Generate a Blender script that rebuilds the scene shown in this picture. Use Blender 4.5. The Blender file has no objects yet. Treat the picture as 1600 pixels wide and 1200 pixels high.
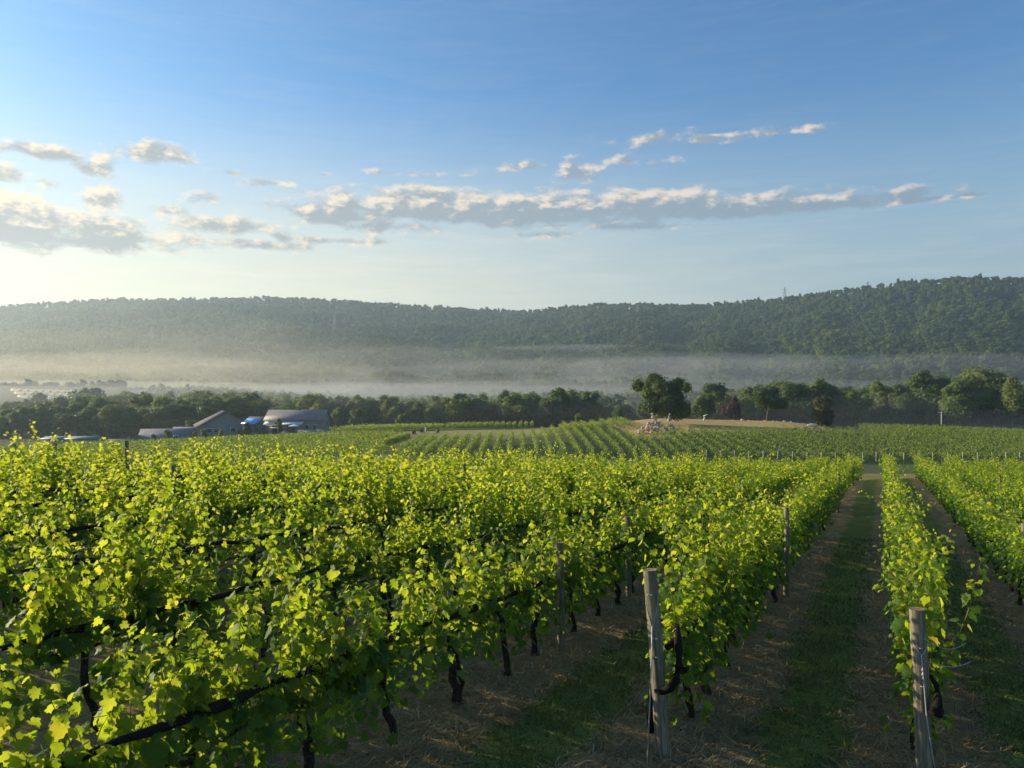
import bpy, bmesh, math, random
import numpy as np
from math import radians as R
from mathutils import Vector, Matrix

rng = np.random.default_rng(7)
random.seed(7)
SC = bpy.context.scene
COL = SC.collection
F = 1202.0            # focal length in pixels of the 1600 px wide photograph
CAMZ = 3.6

# ------------------------------------------------------------------ camera, world, sun, exposure
cam_d = bpy.data.cameras.new('camera')
cam_d.sensor_width = 36.0
cam_d.lens = 36.0 * F / 1600.0
cam_d.clip_start = 0.05
cam_d.clip_end = 20000
cam = bpy.data.objects.new('camera', cam_d)
COL.objects.link(cam)
cam.location = (0, 0, CAMZ)
cam.rotation_euler = (R(90), 0, 0)
SC.camera = cam

SUN_AZ, SUN_EL = -68.0, 15.5          # degrees; azimuth from +Y towards +X
SUN_STR = 5.0
SKY_STR = 0.089
SC.view_settings.view_transform = 'Standard'
SC.view_settings.look = 'None'
SC.view_settings.exposure = 0.72
SC.view_settings.gamma = 1.0
SC.view_settings.use_curve_mapping = False

sun_d = bpy.data.lights.new('sun', 'SUN')
sun_d.energy = SUN_STR
sun_d.angle = R(0.5)
sun_d.color = (1.0, 0.84, 0.58)
sun = bpy.data.objects.new('sun', sun_d)
COL.objects.link(sun)
az, el = R(SUN_AZ), R(SUN_EL)
sdir = Vector((math.sin(az) * math.cos(el), math.cos(az) * math.cos(el), math.sin(el)))
sun.rotation_euler = (-sdir).to_track_quat('-Z', 'Y').to_euler()
sun.location = (-60, 40, 60)

world = bpy.data.worlds.new('World')
SC.world = world
world.use_nodes = True


class NT:
    """Small helper to write node trees."""
    def __init__(s, tree):
        s.t = tree; s.n = tree.nodes; s.l = tree.links

    def new(s, typ, **kw):
        nd = s.n.new(typ)
        for k, v in kw.items():
            setattr(nd, k, v)
        return nd

    def put(s, sock, v):
        if v is None:
            return
        if isinstance(v, bpy.types.NodeSocket):
            s.l.new(v, sock)
        else:
            sock.default_value = v

    def math(s, op, a, b=None, c=None, clamp=False):
        nd = s.new('ShaderNodeMath', operation=op, use_clamp=clamp)
        s.put(nd.inputs[0], a); s.put(nd.inputs[1], b)
        if c is not None:
            s.put(nd.inputs[2], c)
        return nd.outputs[0]

    def vmath(s, op, a, b=None, scale=None):
        nd = s.new('ShaderNodeVectorMath', operation=op)
        s.put(nd.inputs[0], a)
        if b is not None:
            s.put(nd.inputs[1], b)
        if scale is not None:
            s.put(nd.inputs[3], scale)
        return nd.outputs['Value'] if op in ('DOT_PRODUCT', 'LENGTH') else nd.outputs[0]

    def mix(s, fac, a, b, mode='MIX', clamp=True):
        nd = s.new('ShaderNodeMix', data_type='RGBA', blend_type=mode)
        nd.clamp_factor = clamp
        s.put(nd.inputs[0], fac); s.put(nd.inputs[6], a); s.put(nd.inputs[7], b)
        return nd.outputs[2]

    def ramp(s, fac, stops, interp='LINEAR'):
        nd = s.new('ShaderNodeValToRGB')
        nd.color_ramp.interpolation = interp
        e = nd.color_ramp.elements
        while len(e) < len(stops):
            e.new(0.5)
        for i, (p, c) in enumerate(stops):
            e[i].position = p
            e[i].color = (*c, 1) if len(c) == 3 else c
        s.put(nd.inputs[0], fac)
        return nd.outputs[0]

    def smooth(s, x, lo, hi, a=0.0, b=1.0):
        nd = s.new('ShaderNodeMapRange', interpolation_type='SMOOTHSTEP')
        s.put(nd.inputs[0], x); s.put(nd.inputs[1], lo); s.put(nd.inputs[2], hi)
        s.put(nd.inputs[3], a); s.put(nd.inputs[4], b)
        return nd.outputs[0]

    def noise(s, vec, scale, detail=4, rough=0.5, dist=0.0):
        nd = s.new('ShaderNodeTexNoise')
        if vec is not None:
            s.put(nd.inputs['Vector'], vec)
        nd.inputs['Scale'].default_value = scale
        nd.inputs['Detail'].default_value = detail
        nd.inputs['Roughness'].default_value = rough
        nd.inputs['Distortion'].default_value = dist
        return nd.outputs[0]


def px_dir(x, y):
    """azimuth and elevation of a photograph pixel"""
    A = math.atan((x - 800) / F)
    return A, math.atan((600 - y) / F * math.cos(A))


def build_world():
    w = NT(world.node_tree)
    w.n.clear()
    out = w.new('ShaderNodeOutputWorld')
    bg = w.new('ShaderNodeBackground')
    bg.inputs['Strength'].default_value = SKY_STR
    sky = w.new('ShaderNodeTexSky', sky_type='NISHITA')
    sky.sun_disc = False
    sky.sun_elevation = R(SUN_EL)
    sky.sun_rotation = R(SUN_AZ)
    sky.altitude = 100
    sky.air_density = 1.0
    sky.dust_density = 1.3
    sky.ozone_density = 2.2
    tc = w.new('ShaderNodeTexCoord')
    d = tc.outputs['Generated']
    sx = w.new('ShaderNodeSeparateXYZ'); w.put(sx.inputs[0], d)
    A = w.math('ARCTAN2', sx.outputs[0], sx.outputs[1])
    E = w.math('ARCSINE', sx.outputs[2])
    cv = w.new('ShaderNodeCombineXYZ'); w.put(cv.inputs[0], A); w.put(cv.inputs[1], w.math('MULTIPLY', E, 1.9))
    P = cv.outputs[0]
    # clouds: (x, y, half width, half height, strength) in photograph pixels; turned into sky angles
    blobs = [
        (70, 358, 240, 30, 1.0), (-60, 325, 180, 48, 1.0), (190, 372, 110, 13, .8), (10, 318, 70, 14, .6),
        (150, 312, 38, 24, .75), (258, 330, 42, 11, .55), (60, 236, 110, 13, .75), (245, 238, 60, 16, .85), (145, 262, 40, 18, .65),
        (10, 275, 36, 18, .5), (80, 288, 32, 11, .42), (316, 310, 30, 11, .5), (355, 352, 100, 16, .75), (405, 382, 90, 9, .65),
        (360, 270, 28, 7, .45), (415, 286, 40, 9, .55), (520, 376, 70, 7, .7), (440, 370, 26, 13, .6),
        (545, 332, 110, 20, .9), (680, 322, 180, 25, 1.0), (850, 328, 190, 25, 1.0), (1010, 320, 150, 24, 1.0), (1160, 320, 180, 18, 1.0),
        (1330, 315, 150, 12, .9), (1450, 311, 100, 6, .7), (840, 367, 55, 6, .5), (1000, 353, 90, 8, .6), (600, 352, 90, 12, .65),
        (900, 266, 38, 18, .65), (820, 260, 50, 9, .42), (980, 250, 60, 6, .3), (640, 271, 70, 5, .42), (505, 273, 16, 4, .4),
        (1015, 218, 58, 11, .6), (1110, 217, 100, 8, .55), (1220, 204, 90, 7, .48),
        (-300, 310, 200, 40, .9), (-380, 240, 120, 22, .7), (1800, 300, 160, 12, .7),
    ]
    n1 = w.noise(P, 24.0, 8, 0.62)
    n0 = w.noise(P, 5.5, 2, 0.5)
    cs = w.new('ShaderNodeCombineXYZ'); w.put(cs.inputs[0], w.math('ADD', A, -0.009)); w.put(cs.inputs[1], w.math('MULTIPLY', w.math('ADD', E, 0.006), 1.9))
    n2 = w.noise(cs.outputs[0], 24.0, 6, 0.62)
    mask = None; vert = None
    for (x, y, hw, hh, st) in blobs:
        a0, e0 = px_dir(x, y)
        a1, _ = px_dir(x + hw, y)
        wa = max(a1 - a0, 0.01)
        we = hh / F * math.cos(a0)
        sub = w.vmath('SUBTRACT', cv.outputs[0], (a0, e0 * 1.9, 0))
        mul = w.vmath('MULTIPLY', sub, (1 / wa, 1 / (we * 1.9), 0))
        ln = w.vmath('LENGTH', mul)
        m = w.math('MULTIPLY', w.math('SUBTRACT', 1.35, ln), st)
        mask = m if mask is None else w.math('MAXIMUM', mask, m)
        if hh >= 12:                            # shading height inside the bigger banks
            sp = w.new('ShaderNodeSeparateXYZ'); w.put(sp.inputs[0], mul)
            g = w.math('MULTIPLY', w.math('MULTIPLY', sp.outputs[1], st), w.math('MAXIMUM', w.math('SUBTRACT', 1.7, ln), 0.0))
            vert = g if vert is None else w.math('ADD', vert, g)
    mask = w.math('MINIMUM', w.math('MAXIMUM', mask, -1.0), 0.8)
    dens = w.math('ADD', w.math('MULTIPLY', mask, 1.15), w.math('MULTIPLY', w.math('SUBTRACT', n1, 0.55), 3.0))
    alpha = w.smooth(dens, -0.06, 0.66)
    # light on the cloud: thin edges and sunward faces are bright, thick undersides grey
    slope = w.math('MULTIPLY', w.math('SUBTRACT', n1, n2), 3.4)
    lit = w.math('ADD', w.math('ADD', 0.40, slope), w.math('MULTIPLY', vert, 0.30))
    lit = w.math('SUBTRACT', lit, w.math('MULTIPLY', dens, 0.36))
    warm = w.smooth(A, -0.75, 0.5)
    lit = w.math('ADD', lit, w.math('MULTIPLY', w.math('SUBTRACT', 1.0, warm), 0.16))               # nearer the sun the clouds are creamier
    bright = w.mix(warm, (7.4, 6.4, 4.7, 1), (5.9, 5.1, 4.4, 1))
    dark = w.mix(warm, (3.1, 3.2, 3.2, 1), (1.8, 2.5, 3.15, 1))
    ccol = w.mix(w.smooth(lit, 0.15, 0.85), dark, bright)
    # thin high veil that pales the sky low down
    vs = w.new('ShaderNodeCombineXYZ'); w.put(vs.inputs[0], w.math('MULTIPLY', A, 1.2)); w.put(vs.inputs[1], w.math('MULTIPLY', E, 13.0))
    n3 = w.noise(vs.outputs[0], 6.5, 8, 0.66, 0.6)
    low = w.smooth(E, 0.05, 0.30, 1.0, 0.10)
    veil = w.math('MULTIPLY', w.math('MULTIPLY', w.smooth(n3, 0.38, 0.75), low), 0.5, clamp=True)
    ca = w.math('COSINE', w.math('SUBTRACT', A, R(SUN_AZ)))                    # 1 towards the sun, -1 away from it
    toward = w.smooth(ca, -0.2, 0.98)
    vcol = w.mix(toward, (3.9, 4.5, 4.7, 1), (7.8, 7.1, 5.4, 1))
    hcol = w.mix(toward, (2.7, 3.5, 3.8, 1), (7.2, 6.5, 4.5, 1))
    tinted = w.mix(1.0, sky.outputs[0], (0.64, 1.03, 1.30, 1), 'MULTIPLY')
    tinted = w.mix(w.smooth(E, 0.06, 0.38, 0.93, 0.0), tinted, hcol)
    base = w.mix(veil, tinted, vcol)
    col = w.mix(w.math('MULTIPLY', alpha, 0.93), base, ccol)
    w.put(bg.inputs[0], col)
    w.l.new(bg.outputs[0], out.inputs[0])


build_world()
cy = SC.cycles
cy.max_bounces = 6
cy.diffuse_bounces = 3
cy.glossy_bounces = 2
cy.transmission_bounces = 4
cy.volume_bounces = 1
cy.transparent_max_bounces = 8
cy.use_denoising = True
cy.caustics_reflective = False
cy.caustics_refractive = False
cy.sample_clamp_indirect = 6.0

# ------------------------------------------------------------------ helpers


def tag(o, label=None, cat=None, group=None, kind=None):
    if label: o['label'] = label
    if cat: o['category'] = cat
    if group: o['group'] = group
    if kind: o['kind'] = kind
    return o


def link(o, parent=None):
    COL.objects.link(o)
    if parent is not None:
        o.parent = parent
    return o


def empty(name, loc, rz=0.0):
    o = bpy.data.objects.new(name, None)
    o.empty_display_size = 0.2
    o.location = loc
    o.rotation_euler = (0, 0, rz)
    COL.objects.link(o)
    return o


def np_mesh(name, verts, faces, mats, face_attr=None, smooth=False, mat_idx=None):
    """mesh from numpy: faces is an (n,k) array or a list of such arrays"""
    if not isinstance(faces, list):
        faces = [faces]
    me = bpy.data.meshes.new(name)
    verts = np.ascontiguousarray(verts, dtype=np.float32)
    me.vertices.add(len(verts))
    me.vertices.foreach_set('co', verts.ravel())
    nl = sum(f.size for f in faces); nf = sum(len(f) for f in faces)
    me.loops.add(nl)
    me.polygons.add(nf)
    me.loops.foreach_set('vertex_index', np.concatenate([f.ravel() for f in faces]).astype(np.int32))
    tot = np.concatenate([np.full(len(f), f.shape[1]) for f in faces]).astype(np.int32)
    start = np.concatenate([[0], np.cumsum(tot)[:-1]]).astype(np.int32)
    me.polygons.foreach_set('loop_start', start)
    if smooth:
        me.polygons.foreach_set('use_smooth', np.ones(nf, dtype=bool))
    for m in (mats if isinstance(mats, (list, tuple)) else [mats]):
        me.materials.append(m)
    if mat_idx is not None:
        me.polygons.foreach_set('material_index', np.asarray(mat_idx, dtype=np.int32))
    if face_attr is not None:
        for k, v in face_attr.items():
            at = me.attributes.new(k, 'FLOAT', 'FACE')
            at.data.foreach_set('value', np.asarray(v, dtype=np.float32))
    me.update(calc_edges=True)
    return me


def obj(name, me, parent=None, loc=None):
    o = bpy.data.objects.new(name, me)
    if loc is not None:
        o.location = loc
    return link(o, parent)


def tube_arrays(pts, radii, n=6, cap=True):
    pts = np.asarray(pts, float)
    radii = np.broadcast_to(np.asarray(radii, float), (len(pts),))
    tan = np.gradient(pts, axis=0)
    tan /= np.linalg.norm(tan, axis=1)[:, None] + 1e-9
    ref = np.where(np.abs(tan[:, 2:3]) > 0.9, np.array([[1.0, 0, 0]]), np.array([[0, 0, 1.0]]))
    a = np.cross(tan, ref); a /= np.linalg.norm(a, axis=1)[:, None] + 1e-9
    b = np.cross(tan, a)
    th = np.arange(n) / n * 2 * np.pi
    ring = a[:, None, :] * np.cos(th)[None, :, None] + b[:, None, :] * np.sin(th)[None, :, None]
    v = pts[:, None, :] + ring * radii[:, None, None]
    m = len(pts)
    i = np.arange(m - 1)[:, None] * n; j = np.arange(n)[None, :]; j2 = (j + 1) % n
    q = np.stack([i + j, i + j2, i + n + j2, i + n + j], -1).reshape(-1, 4)
    return v.reshape(-1, 3), q


class Geo:
    """collects vertices and faces of any size"""
    def __init__(s):
        s.v = []; s.f = {}; s.n = 0

    def add(s, v, f):
        f = np.asarray(f)
        s.f.setdefault(f.shape[1], []).append(f + s.n)
        s.v.append(np.asarray(v, float)); s.n += len(v)

    def tube(s, pts, radii, n=6, cap=True):
        v, q = tube_arrays(pts, radii, n)
        base = s.n
        s.add(v, q)
        if cap:
            m = len(pts)
            s.f.setdefault(n, []).append(np.array([[base + k for k in range(n)][::-1], [base + (m - 1) * n + k for k in range(n)]]))

    def box(s, c, size, rz=0.0, top=(1, 1)):
        hx, hy, hz = size[0] / 2, size[1] / 2, size[2] / 2
        v = np.array([(x * hx * (top[0] if z > 0 else 1), y * hy * (top[1] if z > 0 else 1), z * hz) for z in (-1, 1) for y in (-1, 1) for x in (-1, 1)])
        ca, sa = math.cos(rz), math.sin(rz)
        v = np.stack([v[:, 0] * ca - v[:, 1] * sa, v[:, 0] * sa + v[:, 1] * ca, v[:, 2]], 1) + np.asarray(c)
        s.add(v, np.array([(0, 2, 3, 1), (4, 5, 7, 6), (0, 1, 5, 4), (2, 6, 7, 3), (0, 4, 6, 2), (1, 3, 7, 5)]))

    def mesh(s, name, mats, **kw):
        return np_mesh(name, np.concatenate(s.v), [np.concatenate(x) for x in s.f.values()], mats, **kw)


# ------------------------------------------------------------------ terrain
RU = np.array([-0.901, 0.434]); RV = np.array([0.434, 0.901])     # across the rows (to the left), along the rows (away)
RO = np.array([4.48, 8.35])                                      # foot of the right end post
ROWW = 2.6


def uv2xy(u, v):
    u = np.asarray(u, float); v = np.asarray(v, float)
    return RO[0] + RU[0] * u + RV[0] * v, RO[1] + RU[1] * u + RV[1] * v


def xy2uv(X, Y):
    return RU[0] * (X - RO[0]) + RU[1] * (Y - RO[1]), RV[0] * (X - RO[0]) + RV[1] * (Y - RO[1])


TX = (np.array([-300, 0, 185, 260, 400, 560, 640, 800, 900, 1030, 1200, 1400, 1600, 1900]) - 800) / F
TY = np.array([100, 120, 139, 165, 190, 220, 260, 320, 450, 560, 700.0])
TZ = np.array([
    [-13.5, -13, -12.5, -12.3, -12, -11.5, -11.3, -11.2, -11.3, -11.5, -11.6, -11.9, -11.6, -11],
    [-15, -14.5, -14, -13.8, -13.2, -12.8, -12.6, -12.5, -12.7, -13.1, -13.7, -14.0, -13.8, -13],
    [-16.5, -16, -15, -14.8, -14.2, -13.6, -13.5, -13.4, -13.4, -13.7, -14.1, -14.4, -14.2, -14],
    [-17, -16.5, -15.3, -15, -14.4, -13.7, -13.3, -13.1, -12.4, -12.0, -12.2, -12.7, -13.4, -14],
    [-17.5, -17, -15.8, -15.4, -14.6, -13.9, -13.6, -13.3, -11.9, -10.8, -11.1, -11.8, -12.8, -14],
    [-18.5, -18, -17, -16.5, -15.4, -14.4, -13.9, -13.5, -12.3, -9.8, -10.5, -13.4, -15, -16],
    [-20.5, -20, -19.2, -18.2, -16.6, -15.5, -15.2, -14.8, -14.5, -13, -14.2, -15.4, -15.6, -16],
    [-20, -20, -21, -20.5, -20, -19, -18.6, -18.6, -18, -17, -17, -17, -17, -18],
    [-9, -9, -12, -20, -19, -21, -21, -20.5, -20, -19.5, -19, -18.5, -18.5, -19],
    [-1, -1, -2, -17, -18, -22, -22, -21, -20.5, -20, -19.5, -19, -19, -19],
    [-14, -14, -15, -18, -19, -22, -22, -21, -20.5, -20, -19.5, -19, -19, -19],
])
CX = (np.array([-400, 0, 60, 160, 300, 420, 500, 620, 720, 790, 830, 870, 920, 1000, 1100, 1200, 1300, 1420, 1500, 1600, 1900]) - 800) / F
CPY = np.array([492, 479, 474, 467, 466, 464, 467, 474, 480, 485, 485, 479, 474, 473, 475, 468, 453, 441, 435, 436, 440.])
CPY = CPY - np.interp(CX, [-.6, .4, .6], [3, 3, 7])
CD = np.array([2100, 2050, 2030, 2010, 1980, 1950, 1930, 1900, 1880, 1850, 1800, 1760, 1720, 1680, 1640, 1560, 1460, 1380, 1340, 1320, 1300.])


def hnoise(X, Y, s, seed=0):
    """smooth pseudo noise from a few sines"""
    r = np.random.default_rng(seed)
    o = 0
    for k in range(5):
        a = r.uniform(0, 2 * np.pi); ph = r.uniform(0, 6.28); f = (0.6 + 0.35 * k) / s
        o = o + np.sin((X * np.cos(a) + Y * np.sin(a)) * f * 2 * np.pi + ph) / (1 + 0.35 * k)
    return o / 3.0


def bil(t, ly):
    """bilinear look-up of the table in (tan azimuth, log depth)"""
    LY = np.log(TY)
    i = np.clip(np.searchsorted(TX, t) - 1, 0, len(TX) - 2); j = np.clip(np.searchsorted(LY, ly) - 1, 0, len(LY) - 2)
    a = np.clip((t - TX[i]) / (TX[i + 1] - TX[i]), 0, 1); b = np.clip((ly - LY[j]) / (LY[j + 1] - LY[j]), 0, 1)
    a = a * a * (3 - 2 * a) * 0.5 + a * 0.5
    return (TZ[j, i] * (1 - a) + TZ[j, i + 1] * a) * (1 - b) + (TZ[j + 1, i] * (1 - a) + TZ[j + 1, i + 1] * a) * b


def ground(X, Y):
    """world z of the ground"""
    X = np.asarray(X, float); Y = np.asarray(Y, float)
    r = np.hypot(X, Y)
    A = np.clip(np.arctan2(X, Y), -0.80, 0.80)
    t = np.tan(A); D = np.maximum(r * np.cos(A), 1.0)
    u, v = xy2uv(X, Y)
    Xe = np.where(X > 15, 15 + (X - 15) * 0.62, X); Xe = np.maximum(Xe, -70)
    p = u + 0.34 * v - 24
    vb = np.maximum(v - 60, 0)
    near = -0.075 * Xe - 0.037 * np.clip(Y, -60, 140) - 0.2 * (np.sqrt(p * p + 25) + p) / 2 - 0.0006 * vb ** 2
    near = near + 0.03 * hnoise(X, Y, 7, 3)
    near = np.maximum(near, -16)
    far = bil(t, np.log(np.clip(D, 100, 700))) + CAMZ
    b = np.clip((D - 78) / 28, 0, 1); b = b * b * (3 - 2 * b)
    z = near * (1 - b) + far * b
    # wooded hills
    cy_ = np.interp(t, CX, CPY); cd = np.interp(t, CX, CD)
    zc = (600 - cy_) / F * cd - 13.5 + CAMZ
    toe = np.interp(t, TX, np.linspace(760, 640, len(TX)))
    z0 = bil(t, np.log(700.0) + 0 * t) + CAMZ
    s = np.clip((D - toe) / (cd - toe), 0, 1.25)
    prof = np.where(s <= 1, s ** 1.35, 1 - (s - 1) * 0.9)
    hill = z0 + (zc - z0) * prof + (11 * hnoise(t * 2400, D * .3, 330, 5) + 9 * hnoise(X, Y, 300, 6)) * np.clip(s * 3, 0, 1) * np.clip((1 - s) * 3.5, 0, 1) + 5 * hnoise(X, Y, 120, 8) * np.clip(s * 3, 0, 1) * np.clip((1 - s) * 5, 0, 1)
    return np.where(D > toe, hill, z)


def gz(x, y):
    return float(ground(np.array([x]), np.array([y]))[0])


def at_px(x, Y):
    """ground point under photograph column x at depth Y"""
    X = (x - 800) / F * Y
    return X, Y, gz(X, Y)


# ------------------------------------------------------------------ materials


def mat(name):
    m = bpy.data.materials.new(name)
    m.use_nodes = True
    t = NT(m.node_tree)
    bsdf = t.n['Principled BSDF']
    return m, t, bsdf


def simple(name, col, rough=0.8, spec=0.3, var=0.25, scale=6.0, metal=0.0, bump=0.0):
    m, t, b = mat(name)
    tc = t.new('ShaderNodeTexCoord')
    n = t.noise(tc.outputs['Object'], scale, 6, 0.6)
    lo = tuple(c * (1 - var) for c in col) + (1,); hi = tuple(min(1, c * (1 + var)) for c in col) + (1,)
    t.put(b.inputs['Base Color'], t.mix(t.smooth(n, 0.3, 0.7), lo, hi))
    b.inputs['Roughness'].default_value = rough
    b.inputs['Specular IOR Level'].default_value = spec
    b.inputs['Metallic'].default_value = metal
    if bump:
        bp = t.new('ShaderNodeBump'); bp.inputs['Strength'].default_value = bump; bp.inputs['Distance'].default_value = 0.02
        t.put(bp.inputs['Height'], n); t.l.new(bp.outputs[0], b.inputs['Normal'])
    return m


def leaf_mat(name, refl, trans, tw=0.5, attr=True, rough=0.55, spec=0.18):
    """two-sided leaf: reflecting + transmitting; refl / trans are ramps over a tint of 0..1"""
    m, t, b = mat(name)
    if attr:
        a = t.new('ShaderNodeAttribute', attribute_name='tint'); tint = a.outputs['Fac']
    else:
        oi = t.new('ShaderNodeObjectInfo'); tint = t.math('MULTIPLY_ADD', oi.outputs['Random'], 0.62, 0.14)
    t.put(b.inputs['Base Color'], t.ramp(tint, refl))
    b.inputs['Roughness'].default_value = rough
    b.inputs['Specular IOR Level'].default_value = spec
    tr = t.new('ShaderNodeBsdfTranslucent')
    t.put(tr.inputs['Color'], t.ramp(tint, trans))
    mx = t.new('ShaderNodeMixShader'); mx.inputs[0].default_value = tw
    t.l.new(b.outputs[0], mx.inputs[1]); t.l.new(tr.outputs[0], mx.inputs[2])
    t.l.new(mx.outputs[0], t.n['Material Output'].inputs['Surface'])
    return m


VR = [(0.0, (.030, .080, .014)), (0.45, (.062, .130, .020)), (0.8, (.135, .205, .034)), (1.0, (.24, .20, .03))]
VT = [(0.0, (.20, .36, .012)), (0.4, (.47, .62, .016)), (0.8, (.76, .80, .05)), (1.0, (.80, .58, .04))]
M_leaf = leaf_mat('vine_leaf', VR, VT, 0.48, attr=True)
M_leaf1 = leaf_mat('vine_leaf_single', VR, VT, 0.48, attr=False)
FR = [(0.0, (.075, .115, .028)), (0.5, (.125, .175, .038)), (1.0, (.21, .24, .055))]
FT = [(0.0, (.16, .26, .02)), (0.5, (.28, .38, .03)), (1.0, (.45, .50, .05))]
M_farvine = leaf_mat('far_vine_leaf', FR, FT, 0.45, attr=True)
M_cane = simple('vine_cane', (.16, .13, .05), 0.7, 0.2, 0.4, 20)
M_bark = simple('vine_bark', (.050, .038, .028), 0.95, 0.1, 0.5, 30, bump=0.8)
M_net = simple('dark_netting', (.018, .014, .012), 0.85, 0.15, 0.5, 60, bump=0.6)
M_wire = simple('galvanised_wire', (.50, .50, .47), 0.55, 0.5, 0.15, 40, metal=0.2)
M_twire = simple('dull_wire', (.10, .10, .09), 0.7, 0.2, 0.15, 40)
M_red = simple('red_tape', (.6, .03, .025), 0.6)
M_stone = simple('grey_stone', (.36, .36, .38), 0.85, 0.2, 0.3, 9, bump=0.5)


def tree_mat(name, refl, trans, tw=0.42):
    """crown leaves: tint per leaf clump plus a change from tree to tree"""
    m, t, b = mat(name)
    a = t.new('ShaderNodeAttribute', attribute_name='tint')
    oi = t.new('ShaderNodeObjectInfo')
    v = t.math('ADD', t.math('MULTIPLY', a.outputs['Fac'], 0.5), t.math('MULTIPLY', oi.outputs['Random'], 0.5))
    t.put(b.inputs['Base Color'], t.ramp(v, refl))
    b.inputs['Roughness'].default_value = 0.6; b.inputs['Specular IOR Level'].default_value = 0.2
    tr = t.new('ShaderNodeBsdfTranslucent'); t.put(tr.inputs['Color'], t.ramp(v, trans))
    mx = t.new('ShaderNodeMixShader'); mx.inputs[0].default_value = tw
    t.l.new(b.outputs[0], mx.inputs[1]); t.l.new(tr.outputs[0], mx.inputs[2])
    t.l.new(mx.outputs[0], t.n['Material Output'].inputs['Surface'])
    return m


M_tree = tree_mat('broadleaf_crown', [(0.1, (.050, .086, .028)), (0.5, (.098, .142, .042)), (0.9, (.175, .205, .058))],
                  [(0.1, (.10, .17, .03)), (0.9, (.30, .36, .05))])
M_treey = tree_mat('yellow_green_crown', [(0.1, (.085, .125, .030)), (0.5, (.125, .165, .038)), (0.9, (.18, .205, .05))],
                   [(0.1, (.16, .22, .02)), (0.9, (.30, .32, .04))])
M_forest = tree_mat('forest_crown_leaves', [(0.1, (.028, .060, .027)), (0.5, (.060, .102, .040)), (0.9, (.125, .160, .055))],
                    [(0.1, (.07, .14, .04)), (0.9, (.24, .30, .06))])
M_treed = tree_mat('dark_green_crown', [(0.1, (.032, .064, .022)), (0.5, (.056, .096, .030)), (0.9, (.105, .135, .040))],
                   [(0.1, (.08, .14, .025)), (0.9, (.24, .29, .04))])
M_treer = tree_mat('red_brown_crown', [(0.1, (.050, .030, .024)), (0.9, (.085, .048, .034))], [(0.1, (.10, .04, .03)), (0.9, (.16, .07, .04))])
M_treeb = tree_mat('olive_brown_crown', [(0.1, (.055, .056, .022)), (0.9, (.105, .095, .032))], [(0.1, (.10, .10, .02)), (0.9, (.22, .19, .04))])
M_tbark = simple('tree_bark', (.10, .085, .068), 0.9, 0.1, 0.4, 3)


def ground_mat():
    m, t, b = mat('valley_ground')
    g = t.new('ShaderNodeNewGeometry')
    pos = g.outputs['Position']
    at = t.new('ShaderNodeAttribute', attribute_name='zone')       # 0 vineyard floor, else colour in 'field'
    fc = t.new('ShaderNodeAttribute', attribute_name='field')
    u = t.vmath('DOT_PRODUCT', t.vmath('SUBTRACT', pos, (RO[0], RO[1], 0)), (RU[0], RU[1], 0))
    nlow = t.noise(pos, 0.9, 4, 0.6); nmid = t.noise(pos, 5.0, 6, 0.65); nfine = t.noise(pos, 42.0, 6, 0.7)
    fr = t.math('ABSOLUTE', t.math('SUBTRACT', t.math('FRACT', t.math('ADD', t.math('DIVIDE', u, ROWW), 0.5)), 0.5))   # 0 at a row, .5 mid-lane
    fr = t.math('ADD', fr, t.math('MULTIPLY', t.math('SUBTRACT', nlow, 0.5), 0.30))
    fr = t.math('ADD', fr, t.math('MULTIPLY', t.math('SUBTRACT', nmid, 0.5), 0.16))
    straw = t.mix(t.smooth(nfine, 0.3, 0.7), (.15, .10, .045, 1), (.50, .36, .17, 1))
    straw = t.mix(t.smooth(nmid, 0.42, 0.7), straw, (.23, .145, .065, 1))
    green = t.mix(t.smooth(nfine, 0.3, 0.7), (.070, .088, .018, 1), (.26, .28, .068, 1))
    floor = t.mix(t.smooth(fr, 0.25, 0.36), straw, green)
    fld = t.mix(t.smooth(t.noise(pos, 0.35, 6, 0.65), 0.3, 0.7), fc.outputs['Color'], t.mix(1.0, fc.outputs['Color'], (1.35, 1.25, 1.1, 1), 'MULTIPLY'))
    fld = t.mix(t.math('MULTIPLY', t.smooth(nmid, 0.4, 0.7), 0.35), fld, t.mix(1.0, fc.outputs['Color'], (0.6, 0.65, 0.6, 1), 'MULTIPLY'))
    t.put(b.inputs['Base Color'], t.mix(at.outputs['Fac'], floor, fld))
    b.inputs['Roughness'].default_value = 0.95; b.inputs['Specular IOR Level'].default_value = 0.1
    bp = t.new('ShaderNodeBump'); bp.inputs['Strength'].default_value = 0.6; bp.inputs['Distance'].default_value = 0.05
    t.put(bp.inputs['Height'], t.math('ADD', nfine, nmid)); t.l.new(bp.outputs[0], b.inputs['Normal'])
    return m


M_ground = ground_mat()


def tan_zone(X, Y):
    """mown tan grass on the knoll round the boulder heap, and the paths between the blocks"""
    return (X > 27) & (X < 84) & (Y > np.interp(X, [22, 32, 45, 84], [170, 168, 182, 186])) & (Y < 240)


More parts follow.
